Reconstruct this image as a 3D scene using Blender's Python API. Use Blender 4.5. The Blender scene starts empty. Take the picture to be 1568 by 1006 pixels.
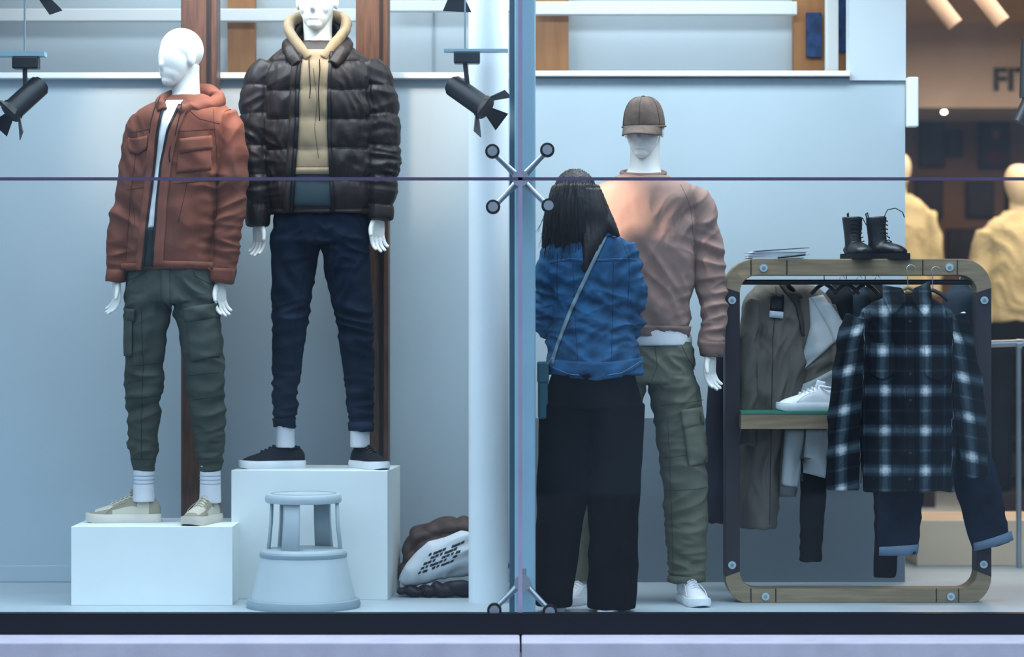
import bpy, bmesh, math, random
from mathutils import Vector, Matrix, noise
from mathutils.bvhtree import BVHTree
random.seed(4)
scn = bpy.context.scene
scn.view_settings.view_transform = 'Standard'
COL = scn.collection

# ---------------------------------------------------------------- frames
# Every object is drawn as a front elevation (units: 1/408 m at the window plane) at its own real depth.
class F:
    def __init__(s, y0): s.y0=y0; s.s=(10+y0)/4080.0
    def X(s,p): return (p-784)*s.s
    def Z(s,p): return 1.06+(503-p)*s.s
    def P(s,p,q,d=0): return Vector((s.X(p), s.y0+d*s.s, s.Z(q)))

# ---------------------------------------------------------------- materials
def lin(c):
    r=[]
    for v in c:
        v=v/255.0
        r.append(v/12.92 if v<=0.04045 else ((v+0.055)/1.055)**2.4)
    return r
MATS={}
def mat(name, rgb, rough=.8, bump=.15, scale=250, var=.12, vscale=5, metal=0, sheen=0, spec=.3, bdist=.002, emis=0, stretch=None):
    if name in MATS: return MATS[name]
    m=bpy.data.materials.new(name); m.use_nodes=True
    nt=m.node_tree; b=nt.nodes['Principled BSDF']
    c=lin(rgb)
    tc=nt.nodes.new('ShaderNodeTexCoord')
    n1=nt.nodes.new('ShaderNodeTexNoise'); n1.inputs['Scale'].default_value=vscale; n1.inputs['Detail'].default_value=5
    src=tc.outputs['Object']
    if stretch:
        mp=nt.nodes.new('ShaderNodeMapping'); mp.inputs['Scale'].default_value=stretch
        nt.links.new(src,mp.inputs['Vector']); src=mp.outputs['Vector']
    nt.links.new(src,n1.inputs['Vector'])
    mx=nt.nodes.new('ShaderNodeMix'); mx.data_type='RGBA'
    mx.inputs[6].default_value=[v*(1-var) for v in c]+[1]
    mx.inputs[7].default_value=[min(1,v*(1+var)) for v in c]+[1]
    mr=nt.nodes.new('ShaderNodeMapRange'); mr.inputs[1].default_value=.3; mr.inputs[2].default_value=.7
    nt.links.new(n1.outputs['Fac'],mr.inputs[0]); nt.links.new(mr.outputs[0],mx.inputs[0])
    nt.links.new(mx.outputs[2],b.inputs['Base Color'])
    b.inputs['Roughness'].default_value=rough; b.inputs['Metallic'].default_value=metal
    b.inputs['Specular IOR Level'].default_value=spec
    b.inputs['Sheen Weight'].default_value=sheen
    if bump>0:
        n2=nt.nodes.new('ShaderNodeTexNoise'); n2.inputs['Scale'].default_value=scale; n2.inputs['Detail'].default_value=3
        nt.links.new(src,n2.inputs['Vector'])
        bp=nt.nodes.new('ShaderNodeBump'); bp.inputs['Strength'].default_value=bump; bp.inputs['Distance'].default_value=bdist
        nt.links.new(n2.outputs['Fac'],bp.inputs['Height']); nt.links.new(bp.outputs[0],b.inputs['Normal'])
    if emis>0:
        b.inputs['Emission Color'].default_value=c+[1]; b.inputs['Emission Strength'].default_value=emis
    MATS[name]=m; return m

# ---------------------------------------------------------------- basic helpers
def root(name, loc):
    e=bpy.data.objects.new(name,None); e.location=loc; e.empty_display_size=.1; COL.objects.link(e); return e
def adopt(o,parent):
    if parent is not None:
        o.parent=parent; o.matrix_parent_inverse=Matrix.Translation(-Vector(parent.location))
def mesh_obj(name, verts, faces, m, parent=None, smooth=True, mats=None, midx=None):
    me=bpy.data.meshes.new(name); me.from_pydata([tuple(v) for v in verts],[],faces); me.update()
    bm=bmesh.new(); bm.from_mesh(me); bmesh.ops.recalc_face_normals(bm,faces=bm.faces); bm.to_mesh(me); bm.free()
    if mats:
        for x in mats: me.materials.append(x)
        for p,i in zip(me.polygons,midx): p.material_index=i
    else: me.materials.append(m)
    for p in me.polygons: p.use_smooth=smooth
    o=bpy.data.objects.new(name,me); COL.objects.link(o); adopt(o,parent); return o
def bevel(o,w,seg=2):
    md=o.modifiers.new('bev','BEVEL'); md.width=w; md.segments=seg; md.limit_method='ANGLE'; md.angle_limit=.6
    return o
def box(name, x0,x1,y0,y1,z0,z1, m, parent=None, bev=0, rot=0, smooth=False):
    cx,cy=(x0+x1)/2,(y0+y1)/2
    vs=[]
    for z in (z0,z1):
        for x,y in ((x0,y0),(x1,y0),(x1,y1),(x0,y1)):
            dx,dy=x-cx,y-cy
            vs.append((cx+dx*math.cos(rot)-dy*math.sin(rot), cy+dx*math.sin(rot)+dy*math.cos(rot), z))
    fs=[(0,3,2,1),(4,5,6,7),(0,1,5,4),(1,2,6,5),(2,3,7,6),(3,0,4,7)]
    o=mesh_obj(name,vs,fs,m,parent,smooth)
    if bev: bevel(o,bev)
    return o
def pbox(name, fr, p0,p1,q0,q1, dep, m, parent=None, bev=0, d0=0):
    return box(name, fr.X(p0),fr.X(p1), fr.y0+d0, fr.y0+d0+dep, fr.Z(q1),fr.Z(q0), m, parent, bev)
def crom(pts, k):
    out=[]; n=len(pts)
    for i in range(n-1):
        p0=pts[max(i-1,0)];p1=pts[i];p2=pts[i+1];p3=pts[min(i+2,n-1)]
        for j in range(k):
            t=j/k
            out.append([0.5*((2*b)+(-a+c)*t+(2*a-5*b+4*c-d)*t*t+(-a+3*b-3*c+d)*t**3) for a,b,c,d in zip(p0,p1,p2,p3)])
    out.append(list(pts[-1])); return out
def tube_geo(pts, n=20, k=4, e=2.0, flat=False, rend=False):
    P=crom(pts,k) if k>1 else [list(p) for p in pts]
    if rend:
        a=Vector(P[-1][:3]); t=(a-Vector(P[-2][:3])).normalized(); r=P[-1][4]
        for o,f in ((.5,.86),(.85,.5),(1.0,.06)):
            q=a+t*r*o; P.append([q.x,q.y,q.z,pts[-1][3]*f,pts[-1][4]*f])
        a=Vector(P[0][:3]); t=(a-Vector(P[1][:3])).normalized(); r=pts[0][4]
        for o,f in ((.5,.86),(.85,.5),(1.0,.06)):
            q=a+t*r*o; P.insert(0,[q.x,q.y,q.z,pts[0][3]*f,pts[0][4]*f])
    vs=[];fs=[];u=Vector((1,0,0))
    for i,p in enumerate(P):
        a=Vector(P[max(i-1,0)][:3]); b=Vector(P[min(i+1,len(P)-1)][:3]); t=(b-a)
        if t.length<1e-9: t=Vector((0,0,-1))
        t.normalize()
        if flat: U=Vector((1,0,0)); V=Vector((0,1,0))
        else:
            U=t.cross(Vector((0,1,0)))
            if U.length<.25: U=u-t*u.dot(t)
            U.normalize()
            if U.dot(u)<0 and i>0: U=-U
            V=U.cross(t)
        u=U
        c=Vector(p[:3])
        for j in range(n):
            th=2*math.pi*j/n; ca,sa=math.cos(th),math.sin(th)
            x=math.copysign(abs(ca)**(2/e),ca)*max(p[3],1e-4); y=math.copysign(abs(sa)**(2/e),sa)*max(p[4],1e-4)
            vs.append(c+U*x+V*y)
    m=len(P)
    for i in range(m-1):
        for j in range(n):
            fs.append((i*n+j,i*n+(j+1)%n,(i+1)*n+(j+1)%n,(i+1)*n+j))
    fs.append(tuple(range(n))); fs.append(tuple((m-1)*n+j for j in range(n)))
    return vs,fs
def T(pts,**kw): return (pts,kw)
def geo(fr,tubes):
    V=[];Fc=[]
    for pts,kw in tubes:
        p3=[]
        for p in pts:
            ru=p[3]; rv=p[4] if len(p)>4 else p[3]
            if fr is None: p3.append([p[0],p[1],p[2],ru,rv])
            else:
                w=fr.P(p[0],p[1],p[2]); p3.append([w.x,w.y,w.z,ru*fr.s,rv*fr.s])
        v,f=tube_geo(p3,**kw); o=len(V); V+=v; Fc+=[tuple(i+o for i in q) for q in f]
    return V,Fc
def bvh_of(me):
    return BVHTree.FromPolygons([v.co.copy() for v in me.vertices],[tuple(p.vertices) for p in me.polygons])
def remeshed(name,V,Fc,voxel,smooth):
    me=bpy.data.meshes.new('tmp'); me.from_pydata([tuple(v) for v in V],[],Fc)
    bm=bmesh.new(); bm.from_mesh(me); bmesh.ops.recalc_face_normals(bm,faces=bm.faces); bm.to_mesh(me); bm.free()
    o=bpy.data.objects.new('tmp',me); COL.objects.link(o)
    r=o.modifiers.new('r','REMESH'); r.mode='VOXEL'; r.voxel_size=voxel; r.adaptivity=0
    if smooth:
        s=o.modifiers.new('s','SMOOTH'); s.factor=.5; s.iterations=smooth
    dg=bpy.context.evaluated_depsgraph_get(); ev=o.evaluated_get(dg)
    nm=bpy.data.meshes.new_from_object(ev); nm.name=name
    bpy.data.objects.remove(o); return nm
def garment(name,parent,m,fr,tubes,voxel=.006,smooth=6,disp=None,extra=None):
    V,Fc=geo(fr,tubes)
    if extra: 
        for v,f in extra:
            o=len(V); V=V+[Vector(q) for q in v]; Fc=Fc+[tuple(i+o for i in q) for q in f]
    nm=remeshed(name,V,Fc,voxel,smooth+(6 if smooth>=4 else 3))
    if disp:
        nr=[v.normal.copy() for v in nm.vertices]
        for v,nv in zip(nm.vertices,nr):
            v.co=v.co+nv*disp(v.co,nv)
    nm.materials.clear(); nm.materials.append(m)
    for p in nm.polygons: p.use_smooth=True; p.material_index=0
    nm.update()
    o=bpy.data.objects.new(name,nm); COL.objects.link(o); adopt(o,parent)
    o.shadow_terminator_geometry_offset=.2; o.shadow_terminator_shading_offset=.15
    return o,bvh_of(nm)
def folds(fr,base,zones=(),seed=0,extra=None):
    amp,sx,sy,sz,sh=base
    zs=[(fr.X(p),fr.Z(q),r*fr.s*1.15,a*1.3,math.sin(math.radians(an)),math.cos(math.radians(an)),wl*fr.s*1.15,i) for i,(p,q,r,a,an,wl) in enumerate(zones)]
    def f(co,n):
        w=noise.noise(Vector((co.x*5+seed,co.y*5,co.z*5)))
        v=noise.noise(Vector(((co.x)*sx+seed*3.1+w*.8,co.y*sy,(co.z+co.x*sh)*sz+w*.8)))
        d=amp*((1-abs(v)*2.0))*.6-amp*.3
        for zx,zz,r,a,sn,cs,wl,k in zs:
            dx=co.x-zx; dz=co.z-zz; dd=(dx*dx+dz*dz)/(r*r)
            if dd<4:
                pw=-dx*sn+dz*cs; al=dx*cs+dz*sn
                pw+=w*wl*.7
                n1=noise.noise(Vector((al/(wl*3.4)+k*7.7,pw/wl+seed,co.y*5+k)))
                n2=noise.noise(Vector((al/(wl*2.4)+k*3.1+9,pw/(wl*1.3)+seed*2,co.y*4+k)))
                rd=1-2.4*math.sqrt(n1*n1+.0008)
                d+=a*math.exp(-dd*1.0)*(.85*rd-.25+.7*n2)
        if extra: d+=extra(co,n)
        return d
    return f
def resamp(pl,n):
    L=[0]
    for a,b in zip(pl,pl[1:]): L.append(L[-1]+math.hypot(a[0]-b[0],a[1]-b[1]))
    out=[]
    for i in range(n+1):
        t=L[-1]*i/n; j=0
        while j<len(pl)-2 and L[j+1]<t: j+=1
        u=(t-L[j])/max(1e-9,L[j+1]-L[j]); out.append((pl[j][0]+(pl[j+1][0]-pl[j][0])*u, pl[j][1]+(pl[j+1][1]-pl[j][1])*u))
    return out
def cast(bvh,x,z,y0):
    h=bvh.ray_cast(Vector((x,-3,z)),Vector((0,1,0)))
    return h[0].y if h[0] is not None else None
def patch(name,parent,m,fr,bvh,A,B,off=.003,thick=.003,step=5,curve=False):
    la=sum(math.hypot(a[0]-b[0],a[1]-b[1]) for a,b in zip(A,A[1:]))
    nv=max(2,int(la/step)); wid=max(math.hypot(a[0]-b[0],a[1]-b[1]) for a,b in ((A[0],B[0]),(A[-1],B[-1]),(A[len(A)//2],B[len(B)//2])))
    nu=max(2,int(wid/step))
    a=resamp(A,nv); b=resamp(B,nv); vs=[]; ys=[]
    for i in range(nv+1):
        for j in range(nu+1):
            t=j/nu; x=fr.X(a[i][0]+(b[i][0]-a[i][0])*t); z=fr.Z(a[i][1]+(b[i][1]-a[i][1])*t)
            ys.append(cast(bvh,x,z,fr.y0)); vs.append([x,0,z])
    ok=[y for y in ys if y is not None]; dfl=(sum(ok)/len(ok)) if ok else fr.y0
    W=nu+1
    for it in range(6):
        for i in range(len(ys)):
            if ys[i] is None:
                c=[ys[k] for k in (i-1,i+1,i-W,i+W) if 0<=k<len(ys) and ys[k] is not None]
                if c: ys[i]=sum(c)/len(c)
    for v,y in zip(vs,ys): v[1]=(y if y is not None else dfl)-off
    fs=[(i*W+j,i*W+j+1,(i+1)*W+j+1,(i+1)*W+j) for i in range(nv) for j in range(nu)]
    me=bpy.data.meshes.new(name); me.from_pydata(vs,[],fs); me.materials.append(m)
    for p in me.polygons: p.use_smooth=True
    o=bpy.data.objects.new(name,me); COL.objects.link(o); adopt(o,parent)
    if me.polygons[0].normal.y>0: me.flip_normals()
    if thick: s=o.modifiers.new('s','SOLIDIFY'); s.thickness=thick; s.offset=1
    o.shadow_terminator_geometry_offset=.2
    return o
def wire(name,parent,m,pts,r,closed=False):
    cu=bpy.data.curves.new(name,'CURVE'); cu.dimensions='3D'; cu.bevel_depth=r; cu.bevel_resolution=2; cu.use_fill_caps=True
    sp=cu.splines.new('POLY'); sp.points.add(len(pts)-1)
    for q,p in zip(sp.points,pts): q.co=(p[0],p[1],p[2],1)
    sp.use_cyclic_u=closed
    cu.materials.append(m); o=bpy.data.objects.new(name,cu); COL.objects.link(o); adopt(o,parent); return o
def seam(name,parent,m,fr,bvh,pl,r=.0012,off=.0005,step=4):
    L=sum(math.hypot(a[0]-b[0],a[1]-b[1]) for a,b in zip(pl,pl[1:])); n=max(2,int(L/step)); pts=[];last=None
    for x,q in resamp(pl,n):
        X,Z=fr.X(x),fr.Z(q); y=cast(bvh,X,Z,fr.y0)
        if y is None: y=last
        if y is None: continue
        last=y; pts.append((X,y-off,Z))
    if len(pts)>1: return wire(name,parent,m,pts,r)
def ellipsoid(c,r,n=16,mrings=10,M=None):
    vs=[];fs=[]
    for i in range(mrings+1):
        ph=math.pi*i/mrings
        for j in range(n):
            th=2*math.pi*j/n
            vs.append(Vector((c[0]+r[0]*math.sin(ph+1e-4)*math.cos(th),c[1]+r[1]*math.sin(ph+1e-4)*math.sin(th),c[2]+r[2]*math.cos(ph))))
    for i in range(mrings):
        for j in range(n): fs.append((i*n+j,i*n+(j+1)%n,(i+1)*n+(j+1)%n,(i+1)*n+j))
    fs.append(tuple(range(n))); fs.append(tuple(mrings*n+j for j in range(n)))
    if M: vs=[M@v for v in vs]
    return vs,fs
def lathe(name,prof,c,m,parent=None,n=48,a0=0,a1=360,smooth=True):
    vs=[];fs=[];full=abs(a1-a0)>=360; N=n if full else n+1
    for r,z in prof:
        for j in range(N):
            a=math.radians(a0+(a1-a0)*j/n); vs.append((c[0]+r*math.cos(a),c[1]+r*math.sin(a),c[2]+z))
    for i in range(len(prof)-1):
        for j in range(n):
            k=(j+1)%N if full else j+1
            fs.append((i*N+j,i*N+k,(i+1)*N+k,(i+1)*N+j))
    o=mesh_obj(name,vs,fs,m,parent,smooth); 
    md=o.modifiers.new('e','EDGE_SPLIT'); md.split_angle=.7
    return o
def cyl(name,a,b,r,m,parent=None,n=24,r2=None):
    a=Vector(a);b=Vector(b); t=(b-a).normalized(); u=t.orthogonal().normalized(); v=t.cross(u); r2=r if r2 is None else r2
    vs=[a+(u*math.cos(2*math.pi*j/n)+v*math.sin(2*math.pi*j/n))*r for j in range(n)]+[b+(u*math.cos(2*math.pi*j/n)+v*math.sin(2*math.pi*j/n))*r2 for j in range(n)]
    fs=[(j,(j+1)%n,n+(j+1)%n,n+j) for j in range(n)]+[tuple(range(n)),tuple(range(n,2*n))]
    o=mesh_obj(name,vs,fs,m,parent,True); md=o.modifiers.new('e','EDGE_SPLIT'); md.split_angle=.6
    return o

# ---------------------------------------------------------------- body parts
def head(name,parent,m,loc,yaw,pitch,H,voxel=.0035,feat=1.0,ears=True,sm=9):
    s=H/.24
    M=Matrix.Translation(loc)@Matrix.Rotation(yaw,4,'Z')@Matrix.Rotation(pitch,4,'X')@Matrix.Scale(s,4)
    E=[((0,.018,.152),(.077,.095,.088)),((0,-.015,.11),(.066,.074,.10)),((0,-.03,.065),(.052,.056,.06)),((0,-.05,.026),(.030,.032,.024))]
    if feat>.3:
        E+=[((0,-.070,.129),(.050,.018,.012)),((0,-.078,.046),(.021,.012*feat,.007)),((0,-.077,.056),(.019,.013*feat,.005)),
            ((.034,-.056,.085),(.022,.022,.026)),((-.034,-.056,.085),(.022,.022,.026)),((.030,-.066,.112),(.013,.010,.009)),((-.030,-.066,.112),(.013,.010,.009))]
    if ears: E+= [((.073,.012,.112),(.010,.02,.031)),((-.073,.012,.112),(.010,.02,.031))]
    ex=[ellipsoid(c,r,n=28,mrings=20,M=M) for c,r in E]
    if feat>.3:
        nb=[[0,-.078,.128,.006,.008],[0,-.088,.105,.008,.01],[0,-.097,.085,.011,.011],[0,-.084,.074,.011,.008]]
    else:
        nb=[[0,-.076,.135,.012,.010],[0,-.082,.105,.014,.012],[0,-.086,.085,.014,.012],[0,-.076,.066,.012,.010]]
    v,f=tube_geo(nb,n=12,k=3)
    ex.append(([M@q for q in v],f))
    V=[];Fc=[]
    for v,f in ex:
        o=len(V);V+=v;Fc+=[tuple(i+o for i in q) for q in f]
    nm=remeshed(name,V,Fc,voxel,sm); nm.materials.clear(); nm.materials.append(m)
    for p in nm.polygons: p.use_smooth=True
    o=bpy.data.objects.new(name,nm); COL.objects.link(o); adopt(o,parent); return o,M
def hand(name,parent,m,loc,dirv,yaw,side=1,s=.95,curl=.25,voxel=.0021):
    # local: fingers -z, thumb toward side*x, palm faces -y
    z=-Vector(dirv).normalized(); q=Vector((0,0,1)).rotation_difference(z).to_matrix().to_4x4()
    M=Matrix.Translation(loc)@q@Matrix.Rotation(yaw,4,'Z')@Matrix.Scale(s,4)
    tb=[([[0,0,.05,.025,.019],[0,0,.0,.026,.019],[0,0,-.04,.036,.016],[0,0,-.08,.040,.014],[0,0,-.096,.036,.011]],dict(n=18,k=3,e=2.3))]
    for i,(x,L) in enumerate(((.0315,.066),(.0105,.076),(-.0105,.071),(-.0315,.055))):
        x*=side; a=curl*.6+.05*i; p=Vector((x,0,-.082)); pts=[[p.x,p.y,p.z,.0092,.0092]]
        for k,fr_ in enumerate((.25,.42,.32,.26)):
            dv=Vector((x*.12,-math.sin(a),-math.cos(a))); p=p+dv*L*fr_*1.05; r=(.0092,.0088,.0082,.0068)[k]; pts.append([p.x,p.y,p.z,r,r]); a+=curl*1.1
        tb.append((pts,dict(n=12,k=2,rend=True)))
    th=[[.02*side,-.004,-.022,.015,.013],[.038*side,-.012,-.045,.0135,.012],[.050*side,-.02,-.068,.0115,.0105],[.054*side,-.028,-.092,.009,.0085]]
    tb.append((th,dict(n=12,k=3,rend=True)))
    V=[];Fc=[]
    for p,kw in tb:
        v,f=tube_geo(p,**kw); o=len(V); V+=[M@w for w in v]; Fc+=[tuple(i+o for i in g) for g in f]
    nm=remeshed(name,V,Fc,voxel,2); nm.materials.clear(); nm.materials.append(m)
    for p in nm.polygons: p.use_smooth=True
    o=bpy.data.objects.new(name,nm); COL.objects.link(o); adopt(o,parent); return o
def sneaker(name,parent,loc,yaw,L,up,acc,sole,lace,pitch=0,style=0,low=False):
    s=L/.29
    M=Matrix.Translation(loc)@Matrix.Rotation(yaw,4,'Z')@Matrix.Rotation(pitch,4,'Y')@Matrix.Scale(s,4)@Matrix.Translation((-.075,0,0))
    ts=[0,.03,.08,.15,.23,.31,.38,.46,.55,.64,.73,.81,.88,.94,.98,1]
    hw=[.012,.024,.031,.034,.034,.033,.033,.035,.039,.043,.045,.044,.040,.031,.020,.008]
    tp=[.066,.084,.096,.094,.090,.100,.112,.102,.090,.078,.069,.062,.055,.047,.037,.028]
    z0=.026; n=15; vs=[];fs=[];mi=[]
    for t,h,p in zip(ts,hw,tp):
        for j in range(n):
            a=math.pi*j/(n-1); c=math.cos(a); sn=math.sin(a)
            vs.append(M@Vector((t*.29, math.copysign(abs(c)**.75,c)*h*(1-.25*sn*sn), z0-.004+(p-z0)*abs(sn)**.75)))
    for i in range(len(ts)-1):
        for j in range(n-1):
            fs.append((i*n+j,i*n+j+1,(i+1)*n+j+1,(i+1)*n+j)); t=ts[i]; k=min(j,n-2-j)
            g=0
            if style==0:
                if t<.12 or (t>.62 and k<3) or (t>.85) or (.25<t<.7 and 2<=k<=4 and t<.6): g=1
            mi.append(g)
    o=mesh_obj(name+'_upper',vs,fs,None,parent,True,mats=[up,acc],midx=mi)
    sb=o.modifiers.new('s','SUBSURF'); sb.levels=1; sb.render_levels=1
    vs=[];fs=[];k=len(ts); ring=[(t*.29,h) for t,h in zip(ts,hw)]+[(t*.29,-h) for t,h in reversed(list(zip(ts,hw)))]
    N=len(ring)
    for z,g in ((0,.002),(.006,.006),(.022,.007),(.034,.003)):
        for x,y in ring:
            rise=.010*max(0,(x/.29-.85)/.15)**2 if z<.01 else .004*max(0,(x/.29-.8)/.2)
            vs.append(M@Vector((-.003+x*1.02,y+math.copysign(g,y),z+rise)))
    for l in range(3):
        for j in range(N): fs.append((l*N+j,l*N+(j+1)%N,(l+1)*N+(j+1)%N,(l+1)*N+j))
    fs.append(tuple(range(N))); fs.append(tuple(3*N+j for j in range(N)))
    so=mesh_obj(name+'_sole',vs,fs,sole,parent,True); md=so.modifiers.new('e','EDGE_SPLIT'); md.split_angle=.9
    for i,t in enumerate((.42,.48,.54,.60,.66)):
        h=.020; zt={.42:.109,.48:.101,.54:.093,.60:.084,.66:.078}[t]
        pts=[M@Vector((t*.29-.006+.008*(j%2),h*(j-3)/3,zt+.001-.011*abs((j-3)/3)**1.6)) for j in range(7)]
        wire(name+'_lace_%d'%i,parent,lace,pts,.0028*s)
    v,f=tube_geo([[.10,0,.085,.022,.005],[.101,0,.105,.022,.005],[.096,0,.128,.019,.004]],n=12,k=2)
    mesh_obj(name+'_tongue',[M@w for w in v],f,acc,parent)
    pts=[M@Vector((.064+.040*math.cos(a),.027*math.sin(a),.098+.008*math.cos(a))) for a in [2*math.pi*i/20 for i in range(20)]]
    wire(name+'_collar',parent,acc,pts,.006*s,closed=True)
    if style==0:
        for sd in (-1,1):
            pts=[M@Vector((x,sd*y,z)) for x,y,z in ((.21,.043,.040),(.19,.0415,.058),(.165,.036,.072),(.13,.031,.083))]
            wire(name+'_stitch_%d'%(sd+1),parent,acc,pts,.0016)
    return M

# ---------------------------------------------------------------- palette
mWhite=mat('mannequin_white',(238,237,232),rough=.45,bump=0,var=.02)
mRust=mat('rust_cotton',(120,68,51),rough=.75,bump=.2,scale=400,var=.12,vscale=9,sheen=.05)
mRustD=mat('rust_cotton_dark',(68,38,31),rough=.8,var=.1)
mPuff=mat('puffer_nylon',(46,37,35),rough=.48,bump=.08,scale=60,var=.12,spec=.35,bdist=.004)
mPuffD=mat('puffer_trim_dark',(22,20,24),rough=.5,var=.1)
mTan=mat('tan_fleece',(152,132,106),rough=.95,var=.08,sheen=.1)
mTeal=mat('teal_jersey',(56,70,76),rough=.95,var=.08)
mGreen=mat('green_cotton',(66,74,68),rough=.9,var=.14,vscale=12)
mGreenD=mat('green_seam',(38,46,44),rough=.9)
mNavy=mat('navy_denim',(26,36,52),rough=.95,var=.4,vscale=8,bump=0,spec=.1)
mNavyD=mat('navy_seam',(12,17,28),rough=.9)
mSweat=mat('rose_sweater',(152,122,112),rough=.95,var=.05,scale=300,bump=.25,sheen=.1)
mSweatD=mat('rose_rib',(132,106,98),rough=.95,scale=300)
mKhaki=mat('khaki_cotton',(100,102,87),rough=.9,var=.1,vscale=12)
mKhakiD=mat('khaki_seam',(62,64,54),rough=.9)
mDenim=mat('blue_denim',(38,84,124),rough=.9,var=.36,vscale=16,scale=500,bump=.3,bdist=.003)
mDenimL=mat('blue_denim_worn',(104,148,186),rough=.9,var=.2)
mDenimD=mat('blue_denim_seam',(20,48,84),rough=.9,var=.2)  # darker blue for the shirt seams
mBlack=mat('black_crepe',(16,15,19),rough=1.0,bump=0,var=.05,spec=.03)
mHair=mat('black_hair',(32,22,20),rough=.42,bump=.6,scale=60,var=.5,vscale=30,spec=.4,stretch=(6,6,.5))
mSkin=mat('skin',(205,160,135),rough=.6,bump=.1,var=.05)
mTee=mat('white_tee',(228,232,236),rough=.95,var=.03)
mSock=mat('white_sock',(222,226,232),rough=.95,var=.03)
mSockB=mat('sock_stripe',(150,165,190),rough=.95)
mCream=mat('cream_leather',(196,190,174),rough=.55,var=.06)
mStone=mat('stone_suede',(146,140,122),rough=.8,var=.1)
mSole=mat('cream_rubber',(206,200,188),rough=.6)
mWSole=mat('white_rubber',(226,230,236),rough=.55)
mBlackK=mat('black_knit',(18,20,28),rough=.85,var=.2)
mWhiteL=mat('white_leather',(224,228,234),rough=.5,var=.03)
mBlackM=mat('black_metal',(20,24,30),rough=.4,bump=0,spec=.5)
mSteel=mat('brushed_steel',(160,172,182),rough=.35,metal=.8,bump=0)
mPost=mat('painted_post',(140,176,194),rough=.4,bump=0,var=.05,spec=.5)
mRim=mat('grey_rubber_rim',(140,158,168),rough=.5,bump=0,var=.05)
mPlinth=mat('plinth_paint',(230,237,237),rough=.5,bump=.03,scale=30,var=.02)
mWall=mat('wall_paint',(176,192,202),rough=.85,bump=.05,scale=40,var=.04,vscale=1.5)
mWallShade=mat('wall_shade_grey',(108,121,132),rough=.7,bump=.05,scale=40,var=.05,vscale=1.5)  # darker wall grey, standing in for light falloff low on the wall
mWallU=mat('upper_wall_paint',(198,210,218),rough=.85,bump=.04,var=.05,vscale=1)
mTrim=mat('white_trim',(240,244,246),rough=.5,bump=0,var=.01)
mFloor=mat('window_floor',(172,186,194),rough=.45,bump=.05,scale=25,var=.06,vscale=3)
mWood=mat('dark_wood',(80,54,42),rough=.45,bump=.3,scale=12,var=.35,vscale=14,stretch=(6,6,.6),spec=.4)
mOrange=mat('warm_wood_panel',(170,118,74),rough=.6,var=.15,vscale=6,stretch=(4,4,.6))
mRackW=mat('rack_oak',(136,120,96),rough=.6,bump=.2,scale=20,var=.22,vscale=8,stretch=(.8,4,8))
mRackD=mat('rack_dark_steel',(46,42,48),rough=.5,var=.15)
mBolt=mat('bolt_disc',(180,205,216),rough=.35,metal=.3,bump=0)
mStool=mat('stool_paint',(180,194,200),rough=.4,bump=.03,var=.03,spec=.5)

# ================================================================= ROOM
mWarmWall=mat('store_wall_brown',(128,100,84),rough=.85,var=.15,vscale=1.5)
mCeil=mat('store_ceiling',(186,154,128),rough=.9,var=.1,vscale=1)
box('floor',-3.2,4.6,-.285,8.2,-.12,0,mFloor)
box('ceiling',-3.2,4.6,-.285,8.2,3.0,3.1,mCeil)
box('wall_left',-3.3,-3.2,-.285,8.2,0,3.0,mWall)
box('wall_right',4.6,4.7,-.285,8.2,0,3.0,mWarmWall)
box('wall_back',-3.2,4.6,8.2,8.3,0,3.0,mWarmWall)
fb=F(1.15)
xe=fb.X(1386); zl=fb.Z(120)
box('wall_display_back',-3.2,xe,1.15,1.25,0,zl,mWall)
box('wall_display_shade',fb.X(800),xe-.004,1.135,1.15,0,fb.Z(640),mWallShade)  # added panel: shade of the lower right wall put into its colour
box('wall_display_upper',-3.2,xe+.02,1.85,1.95,0,3.0,mWallU)
box('wall_display_side',fb.X(1300),xe,1.13,1.25,zl-.01,3.0,mWallU)
box('trim_ledge_left',-3.2,fb.X(779),1.10,1.3,zl-.004,zl+.02,mTrim,bev=.003)
box('trim_ledge_right',fb.X(800),fb.X(1300),1.10,1.3,fb.Z(118),fb.Z(110),mTrim,bev=.003)
box('baseboard_back',-3.2,fb.X(780),1.13,1.15,0,.07,mWall,bev=.004)
box('trim_wall_bracket',xe,fb.X(1403),1.08,1.14,fb.Z(196),fb.Z(120),mTrim,bev=.006)
fu=F(1.7)
box('trim_upper_bar_left',-3.2,fu.X(545),1.68,1.74,fu.Z(33),fu.Z(14),mTrim,bev=.004)
box('trim_upper_bar_mid',fu.X(595),fu.X(790),1.68,1.74,fu.Z(18),fu.Z(2),mTrim,bev=.004)
box('trim_upper_bar_right',fu.X(820),fu.X(1220),1.68,1.74,fu.Z(23),fu.Z(3),mTrim,bev=.004)
box('trim_upper_post',fu.X(1261),fu.X(1280),1.6,1.66,fu.Z(112),3.0,mTrim,bev=.004)
box('trim_upper_seam',fu.X(662),fu.X(662)+.006,1.84,1.85,2.0,3.0,mSteel)
box('trim_wood_panel',fu.X(346),fu.X(388),1.76,1.84,fu.Z(122),fu.Z(-30),mOrange)
box('trim_wood_panel.001',fu.X(820),fu.X(871),1.76,1.84,fu.Z(116),fu.Z(-20),mOrange)
box('trim_wood_panel.002',fu.X(1218),fu.X(1299),1.76,1.84,fu.Z(116),fu.Z(-20),mOrange)
mBlueP=mat('blue_print',(28,62,110),rough=.5,var=.5,vscale=25,bump=0)
mDarkP=mat('dark_print',(40,34,38),rough=.5,var=.6,vscale=8,bump=0)
r=root('wall_poster',(fu.X(1250),1.74,fu.Z(50)))
box('print',fu.X(1236),fu.X(1259),1.73,1.755,fu.Z(86),fu.Z(18),mBlueP,r)
r=root('wall_poster.001',(fu.X(1290),1.74,fu.Z(40)))
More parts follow.
